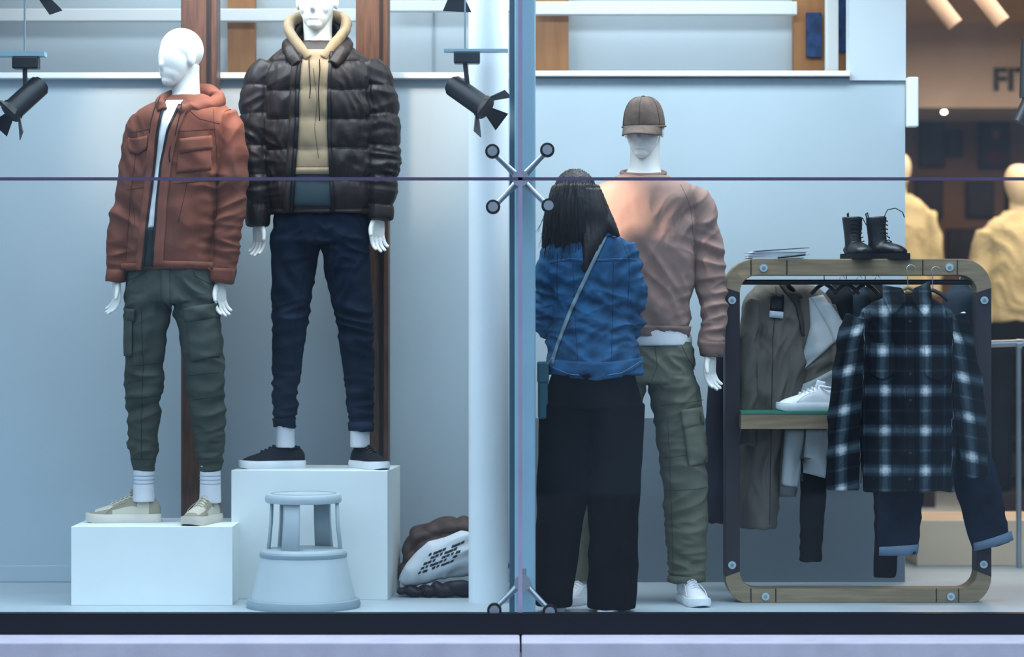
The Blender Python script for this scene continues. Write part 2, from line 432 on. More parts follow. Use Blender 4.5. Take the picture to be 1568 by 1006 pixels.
box('print',fu.X(1282),fu.X(1298),1.73,1.755,fu.Z(78),fu.Z(-10),mBlueP,r)
# columns
def woodcol(name,p0,p1,y):
    f=F(y); rr=root(name,(f.X((p0+p1)/2),y,0))
    box('shaft',f.X(p0),f.X(p1),y,y+.14,0,3.0,mWood,rr,bev=.004)
    w=f.X(p1)-f.X(p0)
    box('groove_strip',f.X(p1)-w*.28,f.X(p1)-w*.2,y-.006,y+.01,0,3.0,mPuffD,rr)
    box('edge_bead',f.X(p1)-w*.16,f.X(p1),y-.012,y+.01,0,3.0,mWood,rr,bev=.004)
woodcol('wood_column',277,332,.92)
woodcol('wood_column.001',545,595,.92)
f=F(.34)
rr=root('round_column',(f.X(748),.34,0))
mCol=mat('column_paint',(220,230,236),rough=.55,bump=.03,var=.02)
lathe('shaft',[(.077,0),(.077,3.0)],(f.X(748),.34,0),mCol,rr)
# front frame & glass
mFrame=mat('black_frame',(12,17,28),rough=.5,bump=0,spec=.3)
mSill=mat('sill_stone',(182,178,196),rough=.8,bump=.3,scale=120,var=.07,vscale=10)
box('trim_window_frame_bottom',-3.3,4.7,-.34,-.285,-.05,.027,mFrame)
box('trim_sill_left',-3.3,.028,-.58,-.285,-.4,-.05,mSill,bev=.006)
box('trim_sill_right',.034,4.7,-.58,-.285,-.4,-.05,mSill,bev=.006)
box('ground',-8,8,-14,-.58,-.5,-.4,mat('pavement',(84,87,94),var=.1))
g=bpy.data.materials.new('window_glass'); g.use_nodes=True; nt=g.node_tree
for nn in list(nt.nodes): 
    if nn.type!='OUTPUT_MATERIAL': nt.nodes.remove(nn)
out=[n for n in nt.nodes if n.type=='OUTPUT_MATERIAL'][0]
tr=nt.nodes.new('ShaderNodeBsdfTransparent'); tr.inputs[0].default_value=(.95,.985,1,1)
gl=nt.nodes.new('ShaderNodeBsdfGlossy'); gl.inputs['Roughness'].default_value=.02; gl.inputs[0].default_value=(.8,.9,1,1)
mx=nt.nodes.new('ShaderNodeMixShader'); mx.inputs[0].default_value=.06
nt.links.new(tr.outputs[0],mx.inputs[1]); nt.links.new(gl.outputs[0],mx.inputs[2]); nt.links.new(mx.outputs[0],out.inputs[0])
fg=F(-.3); zj=fg.Z(274)
k=1
for x0,x1 in ((-3.25,fg.X(795)),(fg.X(799),4.65)):
    for z0,z1 in ((.02,zj-.004),(zj+.004,3.0)):
        vs=[(x0,-.3,z0),(x1,-.3,z0),(x1,-.3,z1),(x0,-.3,z1)]
        mesh_obj('window_%d'%k,vs,[(0,1,2,3)],g,None,False); k+=1
mJoint=mat('silicone_joint',(84,74,104),rough=.5,bump=0)
mJointV=mat('silicone_joint_light',(150,140,170),rough=.5,bump=0)
box('trim_glass_joint_horizontal',-3.25,4.65,-.306,-.296,zj-.006,zj+.006,mJoint)
box('trim_glass_joint_vertical',fg.X(793.5),fg.X(800),-.306,-.294,.02,3.0,mJointV)
# steel post
fp=F(-.13)
rr=root('steel_post',(fp.X(803),-.13,0))
box('tube',fp.X(788),fp.X(820),-.17,-.08,0,3.0,mPost,rr,bev=.012)
box('flange',fp.X(780),fp.X(789),-.14,-.10,0,3.0,mat('post_dark',(66,94,114),rough=.4,bump=0),rr,bev=.003)  # darker strip down the left side of the post
# spider fittings
def spider(name,cx,cy,tips,fr):
    c=fr.P(cx,cy); rr=root(name,(c.x,-.24,c.z))
    cyl('hub',(c.x,-.29,c.z),(c.x,-.171,c.z),.022,mSteel,rr)
    cyl('hub_cap',(c.x,-.305,c.z),(c.x,-.29,c.z),.03,mSteel,rr)
    for i,(px,py) in enumerate(tips):
        t=fr.P(px,py)
        v,f=tube_geo([[c.x,-.24,c.z,.015,.014],[(c.x+t.x)/2,-.25,(c.z+t.z)/2,.0105,.011],[t.x,-.26,t.z,.010,.011]],n=14,k=4)
        mesh_obj('arm_%d'%i,v,f,mSteel,rr)
        cyl('rod_%d'%i,(t.x,-.29,t.z),(t.x,-.25,t.z),.010,mSteel,rr)
        cyl('disc_%d'%i,(t.x,-.318,t.z),(t.x,-.29,t.z),.0265,mBlackM,rr)
        cyl('disc_cap_%d'%i,(t.x,-.324,t.z),(t.x,-.317,t.z),.018,mSteel,rr)
fs_=F(-.3)
spider('glass_spider_fitting',797,273,((754,232),(838,230),(755,317),(840,315)),fs_)
spider('glass_spider_fitting.001',800,893,((757,934),(842,936)),fs_)
c=fs_.P(800,884)
cyl('hub_knob',(c.x,-.27,c.z-.01),(c.x,-.27,c.z+.03),.014,mSteel,bpy.data.objects['glass_spider_fitting.001'])

# ================================================================= PLINTHS
f=F(.2); zt1=.302
r=root('plinth',(f.X(232),.42,0)); box('block',f.X(109),f.X(356),.2,.66,0,zt1,mPlinth,r,bev=.002)
f=F(.4); zt2=.505
r=root('plinth.001',(f.X(477),.6,0)); box('block',f.X(358),f.X(600),.42,.84,0,zt2,mPlinth,r,bev=.002,rot=-.075)

# ================================================================= STOOL
sc=((464-784)*(10.13/4080),.15,0)
r=root('step_stool',sc)
lathe('rubber_rim',[(.19,0),(.214,.0),(.218,.012),(.212,.03),(.2,.034)],sc,mRim,r,n=64)
lathe('base',[(.2,.028),(.197,.045),(.163,.195),(.158,.212),(.15,.222),(.1,.224),(.0,.224)],sc,mStool,r,n=64)
lathe('step_edge',[(.164,.190),(.167,.196),(.166,.206),(.158,.212)],sc,mRim,r,n=64)
for i,(a,b) in enumerate(((166,196),(238,268),(345,372),(40,75),(105,140))):
    o=lathe('support_%d'%i,[(.140,.222),(.130,.32),(.127,.405)],sc,mStool,r,n=8,a0=a,a1=b)
    s=o.modifiers.new('s','SOLIDIFY'); s.thickness=.008
lathe('top_tread',[(0,.432),(.125,.432),(.141,.430),(.146,.422),(.146,.405),(.142,.398),(.13,.396),(0,.396)],sc,mStool,r,n=64)
lathe('tread_groove',[(.118,.4325),(.122,.4345),(.126,.4325)],sc,mRim,r,n=64)

# ================================================================= MANNEQUIN 1 (rust jacket)
f1=F(.42)
m1=root('mannequin',(f1.X(265),.42,zt1))
head('head',m1,mWhite,f1.P(275,134,-2),math.radians(-46),math.radians(2),.232,feat=.2,sm=16)
garment('neck',m1,mWhite,f1,[T([(281,100,6,24,26),(283,125,6,22,24),(284,150,4,24,26),(282,172,0,44,30)],n=24)],.005,3)
jz=[(350,190,44,.010,60,18),(350,310,45,.012,25,20),(345,385,40,.011,-15,16),(352,250,40,.010,-70,20),(205,230,34,.009,-60,16),(192,330,35,.011,-20,18),(180,400,30,.010,10,14),
    (300,320,60,.009,75,26),(285,390,50,.008,80,22),(215,350,40,.009,85,20),(225,250,40,.007,60,20),(310,200,50,.007,-30,20),(320,290,34,.009,55,18)]
jk,jb=garment('jacket',m1,mRust,f1,[
  T([(288,146,4,30,28),(284,160,2,56,34),(280,174,0,72,40),(276,198,0,76,46),(271,240,0,71,47),(266,300,0,68,47),(262,360,0,69,47),(259,413,0,71,47)],flat=True,n=40,e=2.3),
  T([(222,182,0,20,26),(213,205,0,23,28),(205,258,-2,21,27),(191,330,-6,20,25),(183,380,-8,17,22),(179,431,-10,14,18)],n=24),
  T([(342,178,0,20,26),(352,205,0,23,28),(356,260,-2,23,28),(355,320,-6,22,26),(347,375,-10,20,23),(340,433,-12,19,20)],n=24),
 ],.0048,4,folds(f1,(.004,9,9,9,.3),jz,1))
garment('hood',m1,mRust,f1,[
  T([(254,172,-40,8,5),(249,156,-26,7,7),(260,147,2,8,10),(290,140,24,12,13),(316,140,22,14,16),(334,154,4,12,18),(322,164,-18,12,14),(298,168,-34,9,8),(278,174,-42,7,5)],n=16,k=5)],.004,1,folds(f1,(.007,16,16,16,.3),[],4))
patch('tee_front',m1,mTee,f1,jb,[(258,156),(249,200),(243,260),(237,310),(231,352)],[(284,156),(263,200),(253,250),(247,300),(243,350)],.002,.002)
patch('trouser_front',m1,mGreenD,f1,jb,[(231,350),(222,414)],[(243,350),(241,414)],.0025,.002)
patch('placket_left',m1,mRust,f1,jb,[(242,158),(235,205),(230,262),(224,320),(214,415)],[(256,158),(247,205),(241,262),(234,320),(224,415)],.005,.005)
patch('placket_right',m1,mRust,f1,jb,[(280,163),(263,205),(253,250),(246,310),(240,408)],[(294,164),(279,205),(269,250),(262,310),(256,408)],.005,.005)
patch('zip_left',m1,mPuffD,f1,jb,[(254,160),(246,205),(241,262),(234,320),(223,415)],[(258,160),(250,205),(244,262),(237,320),(226,415)],.008,.004,step=3)
patch('zip_right',m1,mPuffD,f1,jb,[(278,163),(261,205),(252,250),(245,310),(238,408)],[(282,163),(264,205),(255,250),(248,310),(241,408)],.008,.004,step=3)
patch('chest_flap_left',m1,mRust,f1,jb,[(199,216),(201,234),(216,239),(231,231)],[(201,212),(203,214),(218,213),(232,211)],.005,.003)
patch('pocket_right',m1,mRust,f1,jb,[(280,226),(276,268)],[(326,221),(327,262)],.002,.002)
patch('chest_flap_right',m1,mRust,f1,jb,[(281,216),(281,238),(281,238)],[(328,210),(330,230),(330,230)],.005,.003)
patch('hem_band_left',m1,mRust,f1,jb,[(189,404),(189,414)],[(222,404),(221,414)],.002,.002)
patch('hem_band_right',m1,mRust,f1,jb,[(242,400),(241,412)],[(330,402),(330,413)],.002,.002)
patch('cuff_left',m1,mRust,f1,jb,[(166,412),(165,431)],[(193,414),(193,432)],.002,.002)
patch('cuff_right',m1,mRust,f1,jb,[(321,410),(321,432)],[(362,412),(360,434)],.002,.002)
for i,pl in enumerate(([(205,205),(240,200)],[(330,170),(335,230),(334,300),(330,400)],[(278,205),(335,200)],[(214,200),(210,260),(204,300),(196,400)],[(304,226),(302,268)],[(270,284),(328,278)],[(292,170),(310,185),(340,192)],[(198,292),(228,289)],[(292,282),(282,330),(278,344)],[(206,300),(212,350)])):
    seam('seam_%d'%i,m1,mRustD,f1,jb,pl,.0012)
wire('drawstring_left',m1,mPuffD,[f1.P(250,152,-38),f1.P(243,170,-47),f1.P(238,190,-52),f1.P(236,208,-54)],.0022)
wire('drawstring_right',m1,mPuffD,[f1.P(284,160,-44),f1.P(282,180,-50),f1.P(277,200,-54),f1.P(275,212,-55)],.0022)
wire('drawstring_tail',m1,mPuffD,[f1.P(268,228,-54),f1.P(266,240,-56),f1.P(267,252,-55)],.003)
tz=[(225,450,40,.009,30,16),(300,455,45,.010,-30,16),(263,470,30,.008,80,14),(222,560,40,.012,8,18),(312,560,42,.013,-12,18),(218,620,34,.012,15,16),(320,625,34,.012,-8,16),(220,690,30,.012,4,11),(320,690,30,.013,-3,11),(316,500,34,.009,50,18),(230,520,34,.008,70,18)]
tr1,tb1=garment('cargo_trousers',m1,mGreen,f1,[
  T([(263,392,0,64,40),(263,430,0,70,44),(264,462,0,73,46)],flat=True,n=36,e=2.3),
  T([(228,455,0,36,42),(224,500,0,32,38),(221,560,-2,29,33),(219,620,0,26,29),(219,680,2,22,25),(220,702,2,21,24),(220,712,2,17,21),(220,722,2,18,21)],flat=True,n=28),
  T([(300,455,0,37,42),(305,500,0,33,38),(312,560,-2,30,34),(317,620,0,27,30),(321,680,2,22,25),(322,702,2,20,24),(322,711,2,17,21),(322,721,2,18,21)],flat=True,n=28)],
  .0048,4,folds(f1,(.004,12,12,16,.2),tz,2))
patch('fly',m1,mGreen,f1,tb1,[(252,400),(254,455),(262,472)],[(264,400),(266,455),(266,472)],.003,.002)
patch('cargo_pocket_left',m1,mGreen,f1,tb1,[(193,478),(193,545)],[(208,480),(207,545)],.006,.005)
patch('cargo_flap_left',m1,mGreen,f1,tb1,[(192,472),(192,490)],[(212,474),(211,492)],.010,.003)
patch('cargo_pocket_right',m1,mGreen,f1,tb1,[(290,485),(296,552)],[(336,478),(339,545)],.006,.005)
patch('cargo_flap_right',m1,mGreen,f1,tb1,[(286,472),(288,494)],[(336,464),(338,486)],.010,.003)
for i,pl in enumerate(([(200,430),(228,418),(232,404)],[(296,404),(304,424),(334,440)],[(222,470),(224,560),(220,640),(220,700)],[(200,560),(245,556)],[(290,575),(338,570)],[(197,610),(244,606)],[(296,612),(340,606)],[(202,702),(240,702)],[(303,702),(341,702)],[(254,402),(256,450),(264,470)])):
    seam('trouser_seam_%d'%i,m1,mGreenD,f1,tb1,pl,.0012)
for i,(cx,d,b) in enumerate(((220,2,768),(322,0,770))):
    garment('sock_%d'%i,m1,mSock,f1,[T([(cx,712,d,16,19),(cx,740,d,16,19),(cx,b,d,17,20)],flat=True,n=20)],.005,0)
    for j in range(3):
        z=728+j*6
        pts=[f1.P(cx+16.2*math.cos(a),z,d+19.2*math.sin(a)) for a in [2*math.pi*q/20 for q in range(20)]]
        wire('sock_stripe_%d_%d'%(i,j),m1,mSockB,pts,.0014,True)
p=f1.P(216,0,2); sneaker('sneaker_left',m1,(p.x,.43,zt1),math.radians(184),.288,mCream,mStone,mSole,mCream)
p=f1.P(322,0,2); sneaker('sneaker_right',m1,(p.x-.004,.42,zt1),math.radians(-106),.285,mCream,mStone,mSole,mCream)
p=f1.P(179,428,-9); hand('hand_left',m1,mWhite,p,(.06,-.02,-1),math.radians(-60),1,.82)
p=f1.P(338,430,-11); hand('hand_right',m1,mWhite,p,(-.02,-.02,-1),math.radians(50),-1,.85)

# ================================================================= MANNEQUIN 2 (puffer)
f2=F(.58)
m2=root('mannequin.001',(f2.X(490),.58,zt2))
head('head',m2,mWhite,f2.P(486,49,-8),math.radians(-6),math.radians(2),.25,feat=.6,sm=9)
garment('neck',m2,mWhite,f2,[T([(486,15,8,24,26),(486,45,6,22,24),(487,70,4,24,26),(487,92,0,40,34)],n=24)],.005,3)
seams_q=[96,140,184,231,278,322]
def puff(co,n):
    q=503-(co.z-1.06)/f2.s+ (3.5*noise.noise(co*8)); px=784+co.x/f2.s
    if px<412 or px>566: q=q+8
    for a,b in zip([52]+seams_q,seams_q+[366]):
        if a<=q<b:
            t=(q-a)/(b-a); s_=max(0,math.sin(math.pi*t)); 
            cr_=noise.noise(Vector((co.x*38,co.y*38,co.z*9)))
            return .0145*(s_**.55)-.009+.003*(1-abs(cr_)*2.5)*(1-s_*.7)
    return 0
pz=[(392,150,34,.006,30,12),(392,215,34,.006,-20,12),(586,150,34,.006,-30,12),(586,215,34,.006,20,12),(590,260,34,.006,-10,10),(396,270,34,.006,10,10),(430,160,60,.005,70,12),(545,160,60,.005,-70,12),(545,240,60,.005,80,12),(425,250,50,.005,-80,12)]
pk,pb=garment('puffer_jacket',m2,mPuff,f2,[
  T([(487,66,6,38,32),(487,80,3,60,38),(488,96,0,80,46),(488,130,0,88,54),(489,200,0,88,56),(489,260,0,86,56),(490,328,0,80,52)],flat=True,n=44,e=2.3),
  T([(414,98,0,20,26),(400,125,0,24,31),(395,165,0,26,33),(393,215,-2,26,31),(394,265,-6,24,29),(396,312,-10,20,25),(396,346,-12,16,19)],n=26),
  T([(562,96,0,20,26),(576,125,0,24,31),(583,165,0,26,33),(586,215,-2,26,31),(586,265,-6,25,29),(584,305,-10,21,25),(583,336,-12,18,20)],n=26)],
  .0048,4,folds(f2,(.002,26,26,12,.2),pz,3,puff))
garment('puffer_collar',m2,mPuff,f2,[T([(460,104,-50,9,7),(448,84,-34,11,11),(444,68,0,11,13),(462,58,26,12,14),(487,54,36,13,13),(514,58,26,12,14),(530,68,0,11,13),(526,84,-34,11,11),(513,104,-50,9,7)],n=16,k=5)],.004,1,folds(f2,(.005,20,20,20,.3),[],6))
garment('hoodie_hood',m2,mTan,f2,[T([(476,94,-44,7,5),(460,74,-34,8,8),(444,48,-14,8,11),(445,32,12,9,13),(464,24,32,11,12),(487,20,40,11,13),(512,24,32,11,12),(528,32,12,9,13),(528,50,-14,8,11),(512,74,-34,8,8),(498,94,-44,7,5)],n=16,k=5)],.004,1,folds(f2,(.006,16,16,16,.3),[],6))
garment('hood_back',m2,mPuffD,f2,[T([(450,60,4,6,14),(460,40,26,8,14),(487,34,34,8,16),(514,40,26,8,14),(524,60,4,6,14)],n=14,k=4)],.005,0)
patch('hoodie_front',m2,mTan,f2,pb,[(466,80),(463,130),(462,200),(456,262)],[(510,80),(507,130),(505,200),(509,262)],.004,.002)
patch('hoodie_hem',m2,mTan,f2,pb,[(456,260),(455,270)],[(509,260),(510,270)],.006,.004)
patch('tee_front',m2,mTeal,f2,pb,[(455,268),(451,317)],[(510,268),(513,318)],.003,.002)
patch('zip_left',m2,mPuffD,f2,pb,[(462,84),(458,130),(457,200),(448,328)],[(467,84),(463,130),(462,200),(453,328)],.009,.005,step=3)
patch('zip_right',m2,mPuffD,f2,pb,[(508,84),(506,130),(505,200),(511,328)],[(513,84),(511,130),(510,200),(516,328)],.009,.005,step=3)
patch('placket',m2,mPuff,f2,pb,[(452,86),(449,130),(447,200),(438,328)],[(463,86),(459,130),(458,200),(449,328)],.006,.004)
for i,q in enumerate(seams_q[1:-1]):
    seam('quilt_seam_%d'%i,m2,mPuffD,f2,pb,[(412,q),(448,q+1)],.001); seam('quilt_seam_r%d'%i,m2,mPuffD,f2,pb,[(516,q),(564,q)],.001)
wire('drawstring_left',m2,mNavyD,[f2.P(477,96,-51),f2.P(478,112,-58),f2.P(480,140,-62),f2.P(479,156,-63)],.002)
wire('drawstring_right',m2,mNavyD,[f2.P(493,96,-51),f2.P(494,112,-58),f2.P(492,146,-62),f2.P(494,190,-63)],.002)
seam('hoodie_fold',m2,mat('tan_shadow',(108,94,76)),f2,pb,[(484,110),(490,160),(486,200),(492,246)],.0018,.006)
jz2=[(452,350,44,.009,25,14),(530,350,44,.009,-25,14),(490,378,28,.008,80,12),(444,500,34,.011,10,14),(545,500,34,.011,-10,14),(438,600,30,.011,4,12),(550,600,30,.011,-4,12),(440,640,22,.010,0,9),(552,640,22,.010,0,9),(530,430,40,.009,60,16),(450,430,40,.009,-60,16)]
je,jb2=garment('jeans',m2,mNavy,f2,[
  T([(491,300,0,64,40),(491,340,0,73,45),(491,372,0,77,47)],flat=True,n=36,e=2.3),
  T([(453,365,0,38,43),(448,420,0,33,38),(444,500,-2,27,31),(438,580,0,21,26),(436,635,2,17,22),(436,654,2,17,22)],flat=True,n=26),
  T([(529,365,0,38,43),(533,420,0,34,38),(544,500,-2,28,32),(550,580,0,23,27),(553,640,2,19,23),(553,660,2,19,23)],flat=True,n=26)],.0046,5,folds(f2,(.004,12,12,14,.2),jz2,5))
patch('cuff_left',m2,mNavy,f2,jb2,[(419,640),(420,653)],[(453,640),(452,653)],.004,.004)
patch('cuff_right',m2,mNavy,f2,jb2,[(534,646),(535,659)],[(572,646),(572,659)],.004,.004)
for i,pl in enumerate(([(488,322),(490,350),(484,372)],[(430,330),(424,352),(415,362)],[(548,330),(556,350),(566,358)],[(470,400),(455,500),(448,640)],[(512,400),(530,500),(540,640)])):
    seam('jean_seam_%d'%i,m2,mNavyD,f2,jb2,pl,.001)
garment('sock_left',m2,mSock,f2,[T([(437,640,2,14,18),(437,665,2,14,18),(437,685,2,15,18)],flat=True,n=20)],.005,0)
garment('sock_right',m2,mSock,f2,[T([(551,645,2,15,18),(551,665,2,15,18),(551,685,2,15,18)],flat=True,n=20)],.005,0)
p=f2.P(440,0); sneaker('running_shoe_left',m2,(p.x,.6,zt2),math.radians(196),.262,mBlackK,mBlackK,mWSole,mBlackM,style=1)
p=f2.P(553,0); sneaker('running_shoe_right',m2,(p.x,.61,zt2),math.radians(-60),.262,mBlackK,mBlackK,mWSole,mBlackM,style=1)
p=f2.P(396,338,-11); hand('hand_left',m2,mWhite,p,(.1,-.04,-1),math.radians(-40),1,.88)
p=f2.P(580,330,-11); hand('hand_right',m2,mWhite,p,(-.08,-.04,-1),math.radians(40),-1,.9)

# ================================================================= MANNEQUIN 3 (sweater + cap)
f3=F(.32)
m3=root('mannequin.002',(f3.X(988),.32,0))
_,H3=head('head',m3,mWhite,f3.P(986,243,-2),math.radians(-14),math.radians(5),.232,feat=.9,sm=5)
garment('neck',m3,mWhite,f3,[T([(988,205,8,24,26),(988,240,5,23,24),(987,262,2,26,26),(985,284,0,44,34)],n=24)],.005,3)
sz=[(1060,330,60,.009,70,22),(1035,420,60,.011,-55,24),(1030,480,50,.009,-65,18),(1085,410,40,.014,-20,20),(1090,470,40,.014,15,18),(1090,520,28,.011,0,12),(1075,340,40,.009,60,20),(1000,490,50,.007,75,20),(1056,300,34,.009,55,18),(950,460,60,.007,60,24)]
sw,sb=garment('sweatshirt',m3,mSweat,f3,[
  T([(985,266,4,34,30),(985,276,2,56,38),(985,290,0,78,46),(987,320,0,82,51),(989,380,0,74,52),(990,440,0,69,50),(990,490,0,67,47),(990,510,0,63,44)],flat=True,n=40,e=2.3),
  T([(1052,296,0,20,27),(1070,318,0,24,30),(1078,350,0,24,29),(1086,400,-2,23,27),(1090,445,-6,22,25),(1090,490,-14,20,23),(1088,520,-20,18,21),(1087,545,-24,14,17)],n=26),
  T([(918,296,0,20,27),(902,320,0,24,30),(895,350,0,24,29),(888,400,-2,23,27),(885,450,-4,21,25),(892,500,-8,19,22),(896,540,-10,15,17)],n=26)],
  .0048,4,folds(f3,(.002,8,8,10,.3),sz,7))
pts=[f3.P(985+33*math.cos(a),265+5*math.sin(a),-28*math.sin(a)) for a in [2*math.pi*i/30 for i in range(30)]]
wire('neck_rib',m3,mSweatD,pts,.009,True)
patch('hem_rib',m3,mSweatD,f3,sb,[(926,496),(928,512)],[(1057,500),(1054,516)],.003,.003)
patch('cuff_rib',m3,mSweatD,f3,sb,[(1068,522),(1070,544)],[(1107,524),(1104,546)],.003,.003)
seam('armhole_seam',m3,mSweatD,f3,sb,[(1040,284),(1056,320),(1060,370)],.0014)
garment('tee_hem',m3,mTee,f3,[T([(989,500,0,64,46),(994,516,0,65,47),(998,529,0,62,47)],flat=True,n=36)],.005,1)
tz3=[(1035,560,46,.009,-20,16),(1040,620,40,.009,30,16),(1046,700,42,.011,-10,18),(1048,770,40,.011,12,16),(1050,830,34,.012,-8,14),(1050,872,30,.012,5,11),(1010,590,34,.009,60,14),(1020,660,34,.009,70,16)]
k3,kb=garment('cargo_trousers',m3,mKhaki,f3,[
  T([(991,508,0,62,40),(991,545,0,71,44),(991,585,0,77,47)],flat=True,n=36,e=2.3),
  T([(1029,578,0,39,44),(1038,640,0,37,41),(1045,700,-2,35,38),(1049,760,0,34,36),(1051,820,0,31,34),(1051,868,2,29,32),(1051,890,2,28,31)],flat=True,n=28),
  T([(953,578,0,39,44),(940,640,0,37,41),(922,700,0,33,38),(910,760,0,31,36),(904,820,0,29,34),(900,888,2,26,31)],flat=True,n=28)],
  .0048,4,folds(f3,(.004,12,12,16,.2),tz3,9))
patch('cargo_pocket',m3,mKhaki,f3,kb,[(1042,640),(1052,712)],[(1074,632),(1082,706)],.008,.007)
patch('cargo_flap',m3,mKhaki,f3,kb,[(1040,626),(1042,650),(1043,654)],[(1074,622),(1077,645),(1077,648)],.014,.004)
patch('cuff',m3,mKhaki,f3,kb,[(1023,880),(1023,890)],[(1079,880),(1079,890)],.003,.003)
for i,pl in enumerate(([(1000,525),(1004,560),(992,590)],[(1040,525),(1052,550),(1064,566)],[(1020,640),(1026,760),(1030,880)],[(1014,700),(1080,690)],[(1018,750),(1084,745)],[(1010,620),(1076,612)],[(1060,548),(1066,620)])):
    seam('trouser_seam_%d'%i,m3,mKhakiD,f3,kb,pl,.0012)
p=f3.P(1087,538,-23); hand('hand_right',m3,mWhite,p,(-.08,-.05,-1),math.radians(50),-1,.9)
p=f3.P(896,536,-10); hand('hand_left',m3,mWhite,p,(.05,-.05,-1),math.radians(-50),1,.9)
p=f3.P(1053,0); sneaker('sneaker_right',m3,(p.x,.30,0),math.radians(-78),.27,mWhiteL,mWhiteL,mWSole,mWhiteL)
p=f3.P(900,0); sneaker('sneaker_left',m3,(p.x,.32,0),math.radians(-125),.27,mWhiteL,mWhiteL,mWSole,mWhiteL)
garment('ankles',m3,mSock,f3,[T([(1051,870,2,15,17),(1052,905,0,16,18)],flat=True),T([(900,870,2,15,17),(900,905,0,16,18)],flat=True)],.005,0)
# cap (fitted on the head)
mCap=mat('brown_wool_cap',(96,82,74),rough=.95,var=.2,vscale=40,scale=300,bump=.4)
Mc=H3@Matrix.Translation((0,.010,.125))
def crown(ph,a,g=0):
    c=max(math.cos(ph),0)**.62
    return Mc@Vector(((.085+g)*c*math.cos(a),(.100+g)*c*math.sin(a),(.122+g)*math.sin(ph)))
vs=[];fs=[];N=32;R=12
for i in range(R+1):
    for j in range(N): vs.append(crown(math.pi/2*i/R,2*math.pi*j/N))
for i in range(R):
    for j in range(N): fs.append((i*N+j,i*N+(j+1)%N,(i+1)*N+(j+1)%N,(i+1)*N+j))
o=mesh_obj('cap_crown',vs,fs,mCap,m3); s=o.modifiers.new('s','SOLIDIFY'); s.thickness=.003; s.offset=-1
vs=[];fs=[];A=20;B=6
for i in range(B+1):
    for j in range(A+1):
        a=math.radians(-160+140*j/A); u=i/B
        ext=.080*u*math.sin(math.pi*j/A)**.5
        x=math.cos(a)*.085; y=math.sin(a)*.100-ext
        vs.append(Mc@Vector((x,y,.010-2.2*x*x*(.3+u*.7)-.030*u)))
for i in range(B):
    for j in range(A): fs.append((i*(A+1)+j,i*(A+1)+j+1,(i+1)*(A+1)+j+1,(i+1)*(A+1)+j))
o=mesh_obj('cap_brim',vs,fs,mCap,m3); s=o.modifiers.new('s','SOLIDIFY'); s.thickness=.004
mesh_obj('cap_button',*ellipsoid(Mc@Vector((0,0,.123)),(.007,.007,.004)),mCap,m3)
for j in range(6):
    wire('cap_seam_%d'%j,m3,mRackD,[crown(math.pi/2*i/12,math.radians(30+60*j),.0006) for i in range(13)],.0008)
wire('cap_band',m3,mCap,[crown(.02,2*math.pi*j/32,.001) for j in range(32)],.004,True)

# ================================================================= WOMAN
fw=F(-.02)
w=root('woman',(fw.X(905),-.02,0))
_,HM=head('head',w,mSkin,fw.P(881,347,8),math.radians(172),math.radians(10),.205,feat=1.0,sm=5)
for sx in (-1,1):
    mesh_obj('eye_%d'%(sx+1),*ellipsoid(HM@Vector((sx*.03,-.074,.110)),(.010,.010,.008)),mWhite,w)
    mesh_obj('iris_%d'%(sx+1),*ellipsoid(HM@Vector((sx*.03,-.082,.109)),(.005,.004,.005)),mBlack,w)
mesh_obj('lips',*ellipsoid((0,0,0),(.02,.008,.006),M=HM@Matrix.Translation((0,-.088,.050))),mat('lips',(170,80,80)),w)
garment('neck',w,mSkin,fw,[T([(884,310,0,20,22),(890,345,0,20,22),(897,364,0,34,28)],n=20)],.005,3)
def strands(co,n):
    a=math.atan2(co.y-(-.02),co.x-fw.X(884))
    return .007*noise.noise(Vector((a*9,co.z*1.2,0)))+.004*noise.noise(Vector((a*28,co.z*2,5)))
garment('hair',w,mHair,fw,[
  T([(882,284,-4,36,34),(879,304,-6,39,38),(877,328,-10,39,36),(876,350,-16,38,28),(876,368,-22,32,18),(872,384,-26,18,10)],flat=True,n=36),
  T([(898,290,-14,22,24),(906,320,-22,25,22),(910,345,-28,24,16),(906,370,-36,18,12),(899,394,-42,10,7),(894,416,-44,4,4)],flat=True,n=28),
  T([(915,310,-14,14,16),(926,336,-26,13,12),(937,352,-30,8,8),(947,364,-32,3,3)],flat=True,n=20),
  T([(850,310,-2,14,22),(843,340,-6,10,18),(838,362,-10,7,12),(834,380,-12,3,6)],flat=True,n=20)],
  .0042,1,strands,extra=[ellipsoid((0,.030,.150),(.092,.100,.100),M=HM,n=28,mrings=18)])
for i in range(120):
    a=random.uniform(-64,64); x0=880+a*.45; y0=-42+abs(a)*.25
    x1=876+a*.80+random.uniform(-8,14); q1=random.uniform(350,398)+max(0,12-abs(a-20))*1.6; q0=random.uniform(272,300)
    p=[fw.P(x0+(x1-x0)*t+3*math.sin(t*3+i), q0+(q1-q0)*t, (y0-5*math.sin(t*2.6)-1)) for t in [j/9 for j in range(10)]]
    wire('hair_strand_%d'%i,w,mHair,p,random.uniform(.0005,.0009))
wz=[(860,500,60,.011,-25,14),(950,500,60,.012,25,14),(905,525,55,.010,8,13),(905,470,60,.010,-10,14),(960,440,44,.010,70,14),(850,440,40,.010,-70,14),(976,420,34,.011,30,13),(976,480,34,.012,-10,12),(838,440,34,.012,-30,13),(836,490,34,.012,10,12),(930,420,44,.007,60,16),(880,440,44,.008,-60,16)]
